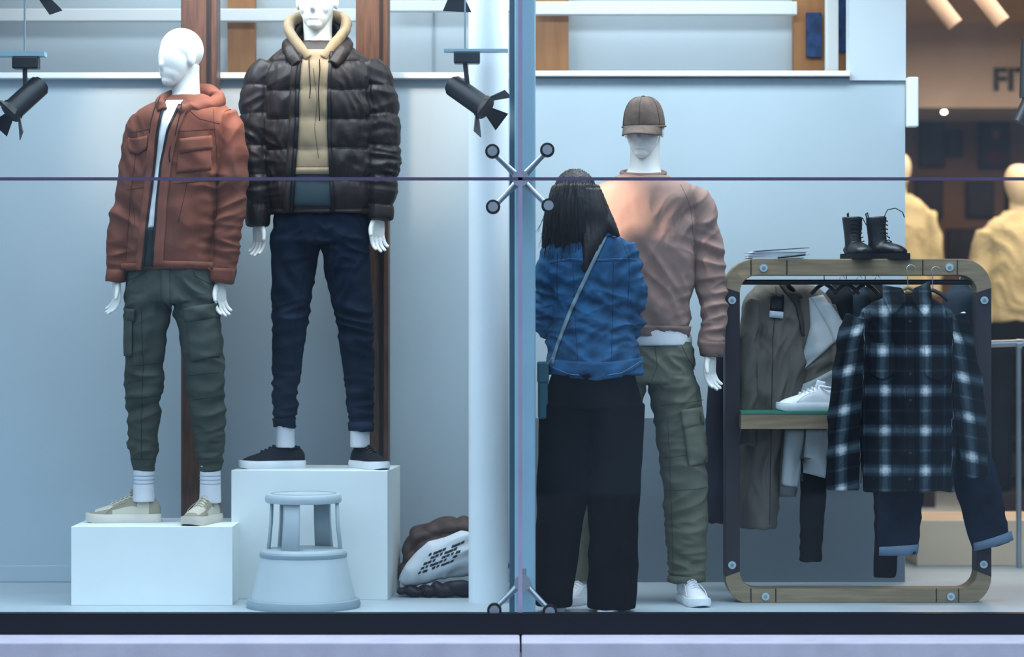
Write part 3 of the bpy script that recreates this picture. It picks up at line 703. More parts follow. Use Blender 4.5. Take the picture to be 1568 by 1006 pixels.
sh,shb=garment('denim_shirt',w,mDenim,fw,[
  T([(896,352,0,28,24),(898,364,0,52,34),(901,378,0,66,40),(903,400,0,70,44),(904,450,0,64,43),(906,500,0,63,44),(909,545,0,71,49),(911,573,0,74,51)],flat=True,n=40,e=2.3),
  T([(848,380,0,17,24),(840,402,0,18,25),(836,440,0,17,23),(836,480,4,16,21),(838,502,18,15,17),(846,494,46,13,14),(856,482,66,12,12)],n=22),
  T([(955,378,0,17,24),(964,400,0,17,25),(969,440,0,16,23),(970,480,4,15,21),(968,504,18,14,17),(961,496,46,13,14),(952,484,66,12,12)],n=22)],
  .0045,3,folds(fw,(.003,11,11,14,.3),wz,11))
patch('collar',w,mDenim,fw,shb,[(868,352),(862,366)],[(940,348),(944,362)],.010,.006)
patch('hem_curve',w,mDenim,fw,shb,[(840,563),(870,577),(912,582),(950,576),(984,556)],[(840,550),(870,552),(912,554),(950,552),(984,546)],.003,.003)
for i,(pl,rr_) in enumerate((([(842,404),(870,400),(905,402),(940,400),(974,400)],.0014),([(858,400),(868,360)],.0011),([(962,398),(950,366)],.0011),([(876,404),(880,500),(884,560)],.001),([(938,402),(936,500),(934,560)],.001),([(853,390),(852,430),(854,470)],.0012),([(962,392),(962,430),(960,470)],.0012))):
    seam('seam_%d'%i,w,mDenimD,fw,shb,pl,rr_,.0005)
seam('yoke_stitch',w,mDenimL,fw,shb,[(842,401),(870,397),(905,399),(940,397),(974,397)],.0007,.0005)
seam('hem_stitch',w,mDenimL,fw,shb,[(842,560),(870,572),(912,576),(950,570),(982,552)],.0010,.008)
bz=[(860,760,60,.010,80,20),(940,760,60,.011,88,20),(940,860,60,.010,85,20),(850,860,60,.009,80,20),(907,660,30,.008,85,16)]
bt,btb=garment('wide_trousers',w,mBlack,fw,[
  T([(909,545,0,54,34),(908,580,0,66,40),(906,625,0,80,47)],flat=True,n=36,e=2.3),
  T([(867,618,0,42,44),(864,700,0,40,42),(857,780,0,36,40),(851,860,2,31,38),(848,927,4,28,38)],flat=True,n=28),
  T([(946,618,0,42,44),(944,700,0,40,42),(941,780,0,38,40),(938,860,2,38,40),(936,931,4,38,42)],flat=True,n=28)],
  .0046,9,folds(fw,(.002,8,8,3,.1),bz,13))
p=fw.P(850,0); sneaker('shoe_left',w,(p.x,.02,0),math.radians(98),.25,mWhiteL,mWhiteL,mWSole,mWhiteL)
p=fw.P(932,0); sneaker('shoe_right',w,(p.x,-.03,0),math.radians(76),.27,mWhiteL,mWhiteL,mWSole,mWhiteL)
hand('hand_left',w,mSkin,fw.P(857,481,66),(.35,.9,.1),math.radians(0),1,.78,voxel=.0026)
hand('hand_right',w,mSkin,fw.P(951,483,66),(-.35,.9,.1),math.radians(0),-1,.78,voxel=.0026)
mStrap=mat('grey_strap',(120,140,150),rough=.6,bump=0)
mBag=mat('teal_leather',(44,84,98),rough=.5,bump=.1)
patch('bag_strap',w,mStrap,fw,shb,[(924,360),(900,410),(872,470),(850,530),(843,556)],[(929,362),(905,412),(877,472),(854,532),(847,558)],.006,.003,step=4)
b=fw.P(832,598,-30)
box('crossbody_bag',b.x-.02,b.x+.017,b.y-.0,b.y+.16,b.z-.105,b.z+.105,mBag,w,bev=.008)
box('bag_flap',b.x-.023,b.x+.02,b.y-.004,b.y+.164,b.z+.03,b.z+.108,mBag,w,bev=.006)
wire('bag_strap_drop',w,mStrap,[fw.P(845,548,-44),fw.P(840,556,-34),fw.P(833,560,-24),fw.P(832,575,-20)],.004)

# ================================================================= RACK
fr=F(.36)
rk=root('clothes_rack',(fr.X(1310),.36,0))
def rrect(p0,p1,q0,q1,rad,n=8):
    out=[]
    for cx,cy,a0 in ((p1-rad,q0+rad,-90),(p1-rad,q1-rad,0),(p0+rad,q1-rad,90),(p0+rad,q0+rad,180)):
        for i in range(n+1):
            a=math.radians(a0+90*i/n); out.append((cx+rad*math.cos(a),cy+rad*math.sin(a)))
    return out
o1=rrect(1109,1514,397,925,44); i1=rrect(1131,1492,422,899,26)
DEP=.12; y0=.30
vs=[];fs=[];mi=[];N=len(o1)
for (a,b) in ((o1,y0),(i1,y0),(i1,y0+DEP),(o1,y0+DEP)):
    for p,q in a:
        vs.append((fr.X(p),b,max(0.0,fr.Z(q))))
for l in range(4):
    for j in range(N):
        k=(j+1)%N; fs.append((l*N+j,l*N+k,((l+1)%4)*N+k,((l+1)%4)*N+j))
        q=(o1[j][1]+o1[k][1])/2; mi.append(1 if (q>450 and q<870) else 0)
o=mesh_obj('frame',vs,fs,None,rk,False,mats=[mRackW,mRackD],midx=mi)
bevel(o,.003)
for i,(p,q) in enumerate(((1167,411),(1450,410),(1119,460),(1119,863),(1502,862),(1170,911),(1452,911),(1503,460))):
    c=fr.P(p,q); cyl('bolt_%d'%i,(c.x,.294,c.z),(c.x,.301,c.z),.015,mBolt,rk); cyl('bolt_head_%d'%i,(c.x,.291,c.z),(c.x,.295,c.z),.007,mSteel,rk,n=6)
for i,(p,q0,q1) in enumerate(((1205,398,421),(1413,398,421),(1150,398,421),(1466,398,421),(1150,901,922),(1188,901,922),(1434,901,922),(1468,901,922))):
    pbox('joint_%d'%i,F(.298),p-.8,p+.8,q0,q1,.004,mRackD,rk)
cyl('hanging_rail',fr.P(1128,432),fr.P(1494,432),.010,mBlackM,rk)
mGreenE=mat('glass_edge',(60,130,110),rough=.3,bump=0)
box('shelf',fr.X(1130),fr.X(1290),.22,.42,fr.Z(655),fr.Z(632),mRackW,rk,bev=.002)
box('shelf_glass',fr.X(1130),fr.X(1290),.217,.42,fr.Z(632),fr.Z(628),mGreenE,rk)

def hanger(name,f,cx,q,w_=40,hook=30,m=None):
    m=m or mRackW
    c=f.P(cx,q); h=root(name,c)
    wire('arms',h,m,[f.P(cx-w_,q+16),f.P(cx-w_*.5,q+6),f.P(cx,q),f.P(cx+w_*.5,q+6),f.P(cx+w_,q+16)],.008)
    pts=[f.P(cx,q),f.P(cx,q-hook*.55)]
    for i in range(9):
        pts.append(f.P(cx+5+7*math.cos(math.pi-math.radians(200*i/8)),q-hook*.62-7*math.sin(math.radians(200*i/8))))
    wire('hook',h,mSteel,pts,.0018); return h
# --- taupe coat
mCoat=mat('taupe_wool',(110,105,98),rough=.95,var=.1,sheen=.1); mCoatD=mat('taupe_dark',(70,66,64),rough=.95)
fc=F(.56)
ct=root('taupe_coat',fc.P(1175,440))
cz=[(1150,520,60,.012,80,16),(1200,560,60,.014,75,18),(1170,650,60,.014,85,18),(1160,740,60,.014,88,16),(1205,480,44,.009,-50,18)]
_,cb=garment('coat_body',ct,mCoat,fc,[
  T([(1182,430,0,13,18),(1180,442,0,26,34),(1180,462,0,42,50),(1182,500,0,46,54),(1180,580,0,46,52),(1174,660,0,42,50),(1165,740,0,34,48),(1160,808,0,28,46)],flat=True,n=32),
  T([(1206,455,-20,16,22),(1214,510,-30,17,20),(1214,570,-32,15,18),(1208,640,-32,13,15)],n=18),
  T([(1152,462,-30,14,20),(1142,520,-38,14,18),(1140,600,-40,13,16),(1140,680,-38,12,14)],n=18)],.006,4,folds(fc,(.005,14,14,5,.2),cz,15))
seam('coat_edge',ct,mCoatD,fc,cb,[(1185,440),(1178,520),(1176,640),(1174,800)],.002)
patch('coat_lapel',ct,mCoatD,fc,cb,[(1190,436),(1214,470),(1222,512)],[(1204,432),(1232,462),(1234,520)],.006,.006)
mTag=mat('tag_black',(24,26,34),rough=.5,bump=0); mTagW=mat('tag_white',(220,228,236),rough=.6,bump=0)
patch('price_tag',ct,mTag,fc,cb,[(1175,450),(1173,476)],[(1196,452),(1194,478)],.012,.001)
patch('tag_label',ct,mTagW,fc,cb,[(1173,476),(1172,486)],[(1194,478),(1193,488)],.012,.001)
# --- colour block jacket
mCB1=mat('cb_light',(184,192,196),rough=.8,var=.06); mCB2=mat('cb_grey',(96,98,100),rough=.85)
fcc=F(.54)
cbk=root('colourblock_jacket',fcc.P(1245,450))
_,cbb=garment('jacket_body',cbk,mCoat,fcc,[
  T([(1228,436,0,14,20),(1236,448,0,26,36),(1246,480,0,36,46),(1252,540,0,38,48),(1250,590,0,36,44),(1246,640,0,34,42),(1244,700,0,32,40)],flat=True,n=32),
  T([(1215,610,-30,15,18),(1210,660,-32,15,18),(1204,710,-34,13,16),(1202,756,-34,12,14)],n=18),
  T([(1262,470,-28,15,20),(1276,520,-34,14,18),(1284,570,-36,13,16)],n=18)],.0055,3,folds(fcc,(.005,14,14,6,.2),[(1240,600,50,.012,20,16),(1250,680,40,.012,80,14)],17))
patch('light_panel',cbk,mCB1,fcc,cbb,[(1234,456),(1236,500),(1222,560)],[(1262,470),(1274,522),(1226,566)],.004,.003)
patch('light_panel_upper',cbk,mCB1,fcc,cbb,[(1236,456),(1262,500),(1272,524)],[(1256,452),(1290,500),(1296,516)],.006,.003)
patch('light_panel_lower',cbk,mCB1,fcc,cbb,[(1210,596),(1206,622)],[(1280,560),(1284,606)],.004,.003)
patch('sleeve_panel',cbk,mCB1,fcc,cbb,[(1198,656),(1192,740)],[(1228,656),(1216,744)],.003,.003)
patch('sleeve_cuff',cbk,mCB2,fcc,cbb,[(1190,740),(1190,757)],[(1216,744),(1213,758)],.006,.004)
patch('hem_panel',cbk,mCB1,fcc,cbb,[(1230,656),(1226,722)],[(1268,656),(1260,730)],.003,.003)
patch('hem_band',cbk,mCB2,fcc,cbb,[(1226,722),(1226,736)],[(1260,730),(1260,744)],.004,.003)
# --- dark jackets behind
mDk=mat('dark_blue_cloth',(46,58,70),rough=.95,var=.15,bump=0,spec=.1); mDk2=mat('black_cloth',(30,31,36),rough=.95,var=.15,bump=0,spec=.1)
fd=F(.6)
for i,(cx,w_,qb,mm) in enumerate(((1286,26,640,mDk2),(1312,22,700,mDk),(1340,24,700,mDk2),(1470,26,640,mDk),(1498,14,700,mDk2))):
    h=root('hanging_jacket' if i==0 else 'hanging_jacket.%03d'%i,fd.P(cx,450))
    garment('body',h,mm,fd,[T([(cx,430,0,8,16),(cx,442,0,w_*.6,30),(cx,462,0,w_,56),(cx,540,0,w_,60),(cx,qb-60,0,w_*.9,56),(cx,qb,0,w_*.85,52)],flat=True,n=24)],.009,3,folds(fd,(.006,14,14,5,.2),[],20+i))
    wire('hook',h,mSteel,[fd.P(cx,440),fd.P(cx,425),fd.P(cx+4,421),fd.P(cx+8,426)],.0018)
for i,(cx,m_) in enumerate(((1262,mDk2),(1296,mDk2),(1325,mDk2))):
    hanger('coat_hanger' if i==0 else 'coat_hanger.%03d'%i,F(.4),cx,434,20,22,m=mRackD)
lc=root('long_coat',F(.8).P(1098,600))
garment('body',lc,mat('plum_black_cloth',(48,48,60),rough=.95,bump=0,spec=.1),F(.8),[T([(1108,470,0,8,20),(1106,520,0,16,40),(1102,600,0,18,40),(1098,700,0,20,40),(1098,800,0,22,40)],flat=True,n=24)],.008,4,folds(fd,(.006,14,14,5,.2),[],31))
def hanging_trousers(name,f,legs,m,cuff=None,top=None,seed=1):
    h=root(name,f.P(legs[0][0][0],legs[0][0][1]))
    tb=[T(l,flat=False,n=22,e=2.4) for l in legs]
    _,b=garment('legs',h,m,f,tb,.0055,4,folds(f,(.008,14,14,14,.2),[],seed))
    if cuff:
        for i,(A,B) in enumerate(cuff): patch('cuff_%d'%i,h,mat('cuff_blue',(96,116,138),rough=.9),f,b,A,B,.006,.005)
    return h
hanging_trousers('denim_jeans',F(.24),[[(1384,600,0,36,20),(1382,700,0,36,22),(1378,770,0,35,22),(1374,846,0,31,20)],[(1462,600,0,30,20),(1478,680,0,34,22),(1498,750,0,34,22),(1518,836,0,30,20)]],mNavy,
   cuff=[([(1344,836),(1344,849)],[(1404,832),(1403,848)]),([(1489,830),(1490,842)],[(1546,812),(1549,826)])],seed=41)
hanging_trousers('dark_trousers',F(.56),[[(1246,640,0,22,18),(1246,740,0,20,18),(1243,800,0,18,16),(1241,860,0,17,15)]],mDk2,seed=42)
hanging_trousers('dark_trousers.001',F(.56),[[(1356,700,0,20,18),(1357,800,0,18,18),(1355,884,0,17,15)]],mDk2,seed=43)

# --- plaid shirt
mPl=bpy.data.materials.new('plaid_flannel'); mPl.use_nodes=True; nt=mPl.node_tree; B=nt.nodes['Principled BSDF']; B.inputs['Roughness'].default_value=.95; B.inputs['Specular IOR Level'].default_value=.15
at=nt.nodes.new('ShaderNodeAttribute'); at.attribute_name='pc'
sp=nt.nodes.new('ShaderNodeSeparateXYZ'); nt.links.new(at.outputs['Vector'],sp.inputs[0])
def M_(op,a,b=None,c=None):
    n=nt.nodes.new('ShaderNodeMath'); n.operation=op
    for i,v in enumerate((a,b,c)):
        if v is None: continue
        if isinstance(v,(int,float)): n.inputs[i].default_value=v
        else: nt.links.new(v,n.inputs[i])
    return n.outputs[0]
def clampd(x): return M_('MINIMUM',M_('MAXIMUM',x,0.0),1.0)
PER=.150
u,v=sp.outputs[0],sp.outputs[1]
def bands(s): # woven check: broad grey band with bright core, hairline in the dark field
    c=M_('COSINE',M_('MULTIPLY',s,2*math.pi/PER))
    a=M_('MULTIPLY',clampd(M_('MULTIPLY',M_('SUBTRACT',c,.42),3.0)),.5)
    core=M_('MULTIPLY',clampd(M_('MULTIPLY',M_('SUBTRACT',c,.84),7.0)),.42)
    hair=M_('MULTIPLY',clampd(M_('MULTIPLY',M_('SUBTRACT',M_('MULTIPLY',c,-1.0),.975),60.0)),.26)
    c2=M_('COSINE',M_('MULTIPLY',s,6*math.pi/PER)); dip=M_('MULTIPLY',clampd(M_('MULTIPLY',M_('SUBTRACT',M_('MULTIPLY',c2,-1.0),.9),8.0)),-.12)
    return M_('MAXIMUM',M_('ADD',M_('ADD',a,core),M_('ADD',hair,dip)),0.0)
bu,bv=bands(u),bands(v)
sm=M_('ADD',bu,bv); pr=M_('MULTIPLY',bu,bv)
nz=nt.nodes.new('ShaderNodeTexNoise'); nz.inputs['Scale'].default_value=160; nz.inputs['Detail'].default_value=4
nt.links.new(at.outputs['Vector'],nz.inputs['Vector'])
tw=M_('ADD',M_('MULTIPLY',M_('SINE',M_('MULTIPLY',M_('ADD',u,v),1300.0)),.10),1.0)
val=M_('ADD',M_('MULTIPLY',sm,.25),M_('MULTIPLY',pr,.50)); val=M_('MULTIPLY',M_('MULTIPLY',val,tw),M_('ADD',M_('MULTIPLY',nz.outputs['Fac'],.9),.55))
cr=nt.nodes.new('ShaderNodeValToRGB'); nt.links.new(val,cr.inputs[0])
cr.color_ramp.elements[0].color=lin((14,17,24))+[1]; cr.color_ramp.elements[1].color=lin((222,228,232))+[1]; cr.color_ramp.elements[1].position=.92
e=cr.color_ramp.elements.new(.14); e.color=lin((36,47,58))+[1]
e=cr.color_ramp.elements.new(.40); e.color=lin((86,104,114))+[1]
nt.links.new(cr.outputs[0],B.inputs['Base Color'])
fpz=F(.10)
ps=root('plaid_shirt',fpz.P(1388,450))
LS=[(1318,486,-4,24,18),(1306,530,-6,25,20),(1296,600,-6,24,20),(1290,670,-4,24,18),(1290,750,-2,25,16)]
RS=[(1456,484,-4,22,18),(1470,530,-6,22,20),(1480,600,-6,24,20),(1488,660,-4,24,18),(1494,730,-2,20,14)]
so_,psb=garment('shirt_body',ps,mPl,fpz,[
  T([(1388,452,2,30,16),(1388,464,0,52,20),(1388,482,0,72,24),(1388,520,0,74,27),(1390,600,0,72,28),(1392,680,0,72,28),(1392,752,0,70,26)],flat=True,n=40,e=2.4),
  T(LS,n=24,e=2.3),T(RS,n=24,e=2.3)],.005,1,folds(fpz,(.004,12,10,6,.2),[(1310,540,44,.011,70,14),(1300,660,44,.011,75,14),(1472,560,44,.012,-75,14),(1486,680,40,.011,-80,14),(1360,650,70,.011,85,18),(1430,600,70,.011,-85,18),(1410,700,60,.012,88,17),(1330,500,44,.007,-40,14)],21))
me=so_.data; at_=me.attributes.new('pc','FLOAT_VECTOR','POINT')
def lerp_axis(S,q):
    for a,b in zip(S,S[1:]):
        if a[1]<=q<=b[1]:
            t=(q-a[1])/(b[1]-a[1]); return a[0]+(b[0]-a[0])*t
    return S[0][0] if q<S[0][1] else S[-1][0]
for i,vv in enumerate(me.vertices):
    p=784+vv.co.x/fpz.s; q=503-(vv.co.z-1.06)/fpz.s
    lx=lerp_axis(LS,q); rx=lerp_axis(RS,q)
    if p<1322-(q-480)*.03 and q>480 and abs(p-lx)<34: at_.data[i].vector=((p-lx+4)*fpz.s, (q+.22*(p-lx)-505)*fpz.s,0)
    elif p>1455 and q>480: at_.data[i].vector=((p-rx+6)*fpz.s,(q-.22*(p-rx)-518)*fpz.s,0)
    else: at_.data[i].vector=((p-1352)*fpz.s,(q-537)*fpz.s,0)
def plaid_attr(o,ox,oy):
    me=o.data; a=me.attributes.new('pc','FLOAT_VECTOR','POINT')
    for i,vv in enumerate(me.vertices):
        a.data[i].vector=((784+vv.co.x/fpz.s-ox)*fpz.s,(503-(vv.co.z-1.06)/fpz.s-oy)*fpz.s,0)
for nm_,A,Bq in (('placket',[(1382,470),(1384,600),(1384,752)],[(1394,470),(1396,600),(1396,752)]),('chest_pocket',[(1330,525),(1330,572),(1344,580)],[(1366,525),(1366,572),(1352,580)]),('chest_pocket_right',[(1412,528),(1412,574),(1426,582)],[(1450,528),(1450,574),(1434,582)]),
    ('collar_left',[(1350,436),(1352,462),(1362,484)],[(1378,442),(1384,452),(1384,462)]),('collar_right',[(1398,442),(1394,452),(1394,462)],[(1422,430),(1426,462),(1412,488)])):
    oo=patch(nm_,ps,mPl,fpz,psb,A,Bq,.012 if 'collar' in nm_ else .004,.004,step=4); plaid_attr(oo,1352 if nm_!='chest_pocket' else 1348,537)
for i in range(7):
    q=492+i*40; X,Z=fpz.X(1389),fpz.Z(q); y=cast(psb,X,Z,0) or .1
    cyl('button_%d'%i,(X,y-.012,Z),(X,y-.006,Z),.0055,mRackD,ps,n=16)
seam('sleeve_seam_left',ps,mDk2,fpz,psb,[(1330,476),(1322,520),(1322,600),(1318,740)],.002,0)
seam('sleeve_seam_right',ps,mDk2,fpz,psb,[(1446,476),(1456,520),(1458,600),(1462,730)],.002,0)
hanger('wooden_hanger',F(.13),1390,440,34,44)
hanger('wooden_hanger.001',F(.2),1428,444,24,46,m=mRackD)

# --- boots
mBoot=mat('black_leather',(24,28,33),rough=.42,bump=.15,scale=80,var=.15,spec=.5)
fbt=F(.36); ztop=fr.Z(397)
def boot(name,cx,yaw,parent,y=.36):
    M=Matrix.Translation((fbt.X(cx),y,ztop))@Matrix.Rotation(yaw,4,'Z')
    def tg(p,**k):
        v,f=tube_geo(p,**k); return [M@q for q in v],f
    ex=[tg([[0.0,0,.02,.036,.032],[0.0,0,.06,.038,.031],[-.004,0,.11,.037,.034],[-.006,0,.165,.042,.040]],n=24,k=4,flat=False),
        tg([[-.035,0,.036,.022,.028],[.03,0,.040,.030,.032],[.07,0,.036,.026,.036],[.105,0,.030,.02,.034],[.122,0,.026,.012,.022]],n=20,k=4)]
    garment(name+'_upper',parent,mBoot,None,[],.004,2,lambda co,n:.002*noise.noise(co*30),extra=ex)
    prof=[(-.065,.018),(-.055,.030),(-.02,.033),(.03,.032),(.07,.038),(.10,.038),(.128,.028),(.140,.01)]
    vs=[];ring=[(x,h) for x,h in prof]+[(x,-h) for x,h in reversed(prof)]; N=len(ring)
    for z in (0,.022):
        for x,yv in ring: vs.append(M@Vector((x,yv,z)))
    fs=[(j,(j+1)%N,N+(j+1)%N,N+j) for j in range(N)]+[tuple(range(N)),tuple(range(N,2*N))]
    mesh_obj(name+'_sole',vs,fs,mDk2,parent,False)
    for i in range(6):
        z=.07+.016*i; x=.036+ .018*max(0,(1-i*.5))
        wire(name+'_lace_%d'%i,parent,mDk2,[M@Vector((x-.006,-.024,z)),M@Vector((x+.003,-.01,z+.004)),M@Vector((x+.003,.01,z-.004)),M@Vector((x-.006,.024,z))],.0022)
    wire(name+'_pull_tab',parent,mDk2,[M@Vector((-.045,0,.15)),M@Vector((-.052,0,.178)),M@Vector((-.044,0,.182)),M@Vector((-.038,0,.155))],.003)
    return M
bt_=root('ankle_boots',(fbt.X(1330),.36,ztop))
boot('boot_left',1307,math.radians(-72),bt_,.375)
boot('boot_right',1344,math.radians(-38),bt_,.37)
wire('loose_lace',bt_,mDk2,[fbt.P(1350,336,-18),fbt.P(1356,322,-22),fbt.P(1368,320,-24),fbt.P(1379,326,-22),fbt.P(1382,334,-20)],.002)
wire('loose_lace_2',bt_,mDk2,[fbt.P(1318,334,-18),fbt.P(1326,350,-24),fbt.P(1330,366,-24),fbt.P(1326,380,-24)],.002)
mPaper=mat('paper',(226,234,242),rough=.7,bump=0,var=.04)
pp=root('paper_stack',(fr.X(1192),.36,ztop))
for i in range(9):
    a=random.uniform(-.08,.12); x=fr.X(1190+random.uniform(-6,6))
    box('sheet_%d'%i,x-.11,x+.11,.31,.44,ztop+.0032*i,ztop+.0032*i+.0026,mPaper,pp,rot=a)
mesh_obj('loose_sheet',[(fr.X(1150),.295,ztop+.030),(fr.X(1236),.295,ztop+.045),(fr.X(1243),.42,ztop+.044),(fr.X(1156),.42,ztop+.030)],[(0,1,2,3)],mPaper,pp,False)
wire('pen',pp,mBlackM,[(fr.X(1188),.288,ztop+.004),(fr.X(1230),.288,ztop+.016)],.004)
sn=root('display_sneaker',(fr.X(1240),.3,fr.Z(628)))
sneaker('shoe',sn,(fr.X(1262),.29,fr.Z(628)),math.radians(184),.26,mWhiteL,mWhiteL,mWSole,mWhiteL)

# ================================================================= FLOOR HEAPS
mHeap=mat('brown_quilt',(84,66,60),rough=.6,var=.2)
fh=F(.78)
hp=root('folded_jacket_pile',fh.P(664,900))
def heapd(co,n): return .012*(abs(math.sin(co.x*34+co.z*20+3*noise.noise(co*6)))-.5)+.010*noise.noise(co*18)
garment('padded_jacket',hp,mHeap,fh,[T([(614,884,0,8,32),(630,866,0,18,42),(660,852,0,30,52),(700,846,0,34,50),(740,860,0,28,46),(770,880,0,16,36)],n=24),
   T([(624,848,0,9,26),(638,824,0,13,30),(665,816,5,18,34),(700,806,0,15,28),(720,814,0,14,26),(760,846,0,14,24)],n=20)],.0065,1,heapd)
fbg=F(.56); bg=root('canvas_bag',fbg.P(670,890))
mCanvas=mat('bag_canvas',(206,212,218),rough=.9,var=.1)
_,bgb=garment('bag_body',bg,mCanvas,fbg,[T([(616,890,0,7,12),(630,880,0,17,18),(652,868,0,26,20),(682,856,0,31,22),(712,846,0,32,22),(745,846,0,28,20),(760,860,0,14,12)],n=28)],.0055,3,folds(fbg,(.014,9,9,9,.3),[(660,870,50,.012,60,22),(700,860,40,.012,20,18)],8))
for i in range(8):
    for j in range(5):
        if (i*3+j*5)%7==5: continue
        x=658+i*7-j*4; q=846+j*7-i*2.6; ww=4+((i*7+j*3)%4)
        patch('print_%d_%d'%(i,j),bg,mTag,fbg,bgb,[(x,q),(x-1.5,q+4)],[(x+ww,q-2),(x+ww-1.5,q+2)],.002,.0005,step=3)
garment('bag_strap',bg,mTag,fbg,[T([(612,904,-12,6,10),(640,904,-18,7,12),(680,900,-20,11,14),(714,900,-18,12,14),(760,902,-14,10,12)],n=14)],.005,0,heapd)
fk=F(.72)
h2=root('crumpled_coat',fk.P(850,890))
garment('coat',h2,mat('rust_dark_cloth',(80,56,50),rough=.85,var=.2),fk,[T([(790,888,0,14,34),(850,876,0,26,38),(884,868,0,22,34),(902,884,0,16,30)],n=22)],.007,1,heapd)

# ================================================================= SPOT FIXTURES
def barnlight(name,fr,plate,boxp,stem,A,B,rad):
    p0,p1,q0,q1=plate; c=fr.P((boxp[0]+boxp[1])/2,boxp[3]); rr=root(name,c)
    box('track',fr.X(p0),fr.X(p1),fr.y0-.03,fr.y0+.03,fr.Z(q1),fr.Z(q0),mPost,rr)
    box('adaptor',fr.X(boxp[0]),fr.X(boxp[1]),fr.y0-.03,fr.y0+.03,fr.Z(boxp[3]),fr.Z(boxp[2]),mBlackM,rr,bev=.006)
    cyl('stem',fr.P(stem,boxp[3]-2),fr.P((A[0]+B[0])/2,(A[1]+B[1])/2),.009,mBlackM,rr)
    a=fr.P(*A);b=fr.P(*B); d=(b-a).normalized()
    cyl('lamp_body',a,b,rad,mBlackM,rr,n=32); cyl('lamp_rear',a-d*.012,a,rad*.8,mBlackM,rr,n=32)
    cyl('front_ring',b-d*.012,b+d*.006,rad*1.1,mBlackM,rr,n=32)
    cyl('lens',b+d*.0055,b+d*.0075,rad*.8,mRackD,rr,n=32)
    u=d.cross(Vector((0,1,0))).normalized(); v=u.cross(d)
    for i,(n1,n2) in enumerate(((u,v),(-u,v),(v,u),(-v,u))):
        q=[b+n1*rad*1.05-n2*rad*.45,b+n1*rad*1.05+n2*rad*.45,b+n1*rad*2.3+d*.045+n2*rad*.95,b+n1*rad*2.3+d*.045-n2*rad*.95]
        o=mesh_obj('barn_door_%d'%i,q,[(0,1,2,3)],mBlackM,rr,False); s=o.modifiers.new('s','SOLIDIFY'); s.thickness=.003
fl=F(.15)
barnlight('track_spotlight',fl,(-10,70,80,87),(20,60,87,106),38,(58,130,14),(20,172,-16),.042)
barnlight('track_spotlight.001',fl,(680,778,76,80),(695,735,80,98),712,(694,130,14),(742,166,-14),.042)
rr=root('track_spotlight.002',fl.P(76,-10)); cyl('lamp_body',fl.P(58,-40),fl.P(70,-6),.036,mBlackM,rr,n=32)
mesh_obj('barn_door_0',[fl.P(60,0),fl.P(76,-4),fl.P(96,16),fl.P(76,23)],[(0,1,2,3)],mBlackM,rr,False)
cyl('stem',fl.P(58,-40),(fl.P(58,-40).x,fl.y0,3.0),.009,mBlackM,rr)
rr=root('track_spotlight.004',fl.P(700,-20)); cyl('lamp_body',fl.P(700,-50),fl.P(700,-8),.036,mBlackM,rr,n=32)
mesh_obj('barn_door_0',[fl.P(686,-2),fl.P(712,-2),fl.P(722,19),fl.P(678,17)],[(0,1,2,3)],mBlackM,rr,False)
cyl('stem',fl.P(700,-40),(fl.P(700,-40).x,fl.y0,3.0),.009,mBlackM,rr)
box('trim_track_ceiling',-3.0,3.0,.12,.18,2.97,3.0,mBlackM)
for nm_,x in (('track_spotlight',38),('track_spotlight.001',712)):
    c=fl.P(x,84); cyl('suspension',(c.x,.15,c.z),(c.x,.15,2.98),.004,mSteel,bpy.data.objects[nm_],n=12)

# ================================================================= STORE INTERIOR (right)
fs5=F(7.0)
mFascia=mat('fascia_beige',(190,170,154),rough=.8,var=.05)
box('wall_fascia',1.6,4.6,7.0,8.2,fs5.Z(165),3.0,mFascia)
tx=bpy.data.curves.new('sign_text','FONT'); tx.body='FIT'; tx.size=.2; tx.extrude=.01; tx.offset=.004
to=bpy.data.objects.new('fascia_sign_letters',tx); COL.objects.link(to); to.location=(fs5.X(1519),6.985,fs5.Z(138)); to.rotation_euler=(math.pi/2,0,0); tx.materials.append(mTag)
fq=F(8.15)
k=0
mFrm=mat('frame_dark',(30,26,28),rough=.5,bump=0)
for (a,b,q0,q1) in ((1408,1447,186,256),(1500,1546,186,258),(1402,1444,274,334),(1480,1522,278,332),(1450,1474,200,240),(1540,1600,276,340),(1402,1440,350,400),(1450,1500,350,410)):
    rr=root('framed_picture' if k==0 else 'framed_picture.%03d'%k,fq.P((a+b)/2,(q0+q1)/2)); k+=1
    box('frame',fq.X(a),fq.X(b),8.14,8.19,fq.Z(q1),fq.Z(q0),mFrm,rr,bev=.004)
    box('print',fq.X(a+4),fq.X(b-4),8.13,8.145,fq.Z(q1-5),fq.Z(q0+5),mDarkP,rr)
    if k==2:
        mesh_obj('portrait_head',*ellipsoid(fq.P(1524,205,-5),(.025,.01,.035)),mat('portrait_skin',(150,100,84)),rr)
        mesh_obj('portrait_torso',*ellipsoid(fq.P(1524,240,-5),(.06,.01,.06)),mat('portrait_cloth',(90,40,40)),rr)
mYel=mat('cream_knit',(216,202,158),rough=.95,var=.08,sheen=.1,scale=60,bump=.6,bdist=.01); mYW=mat('warm_mannequin',(230,214,180),rough=.6,bump=0)
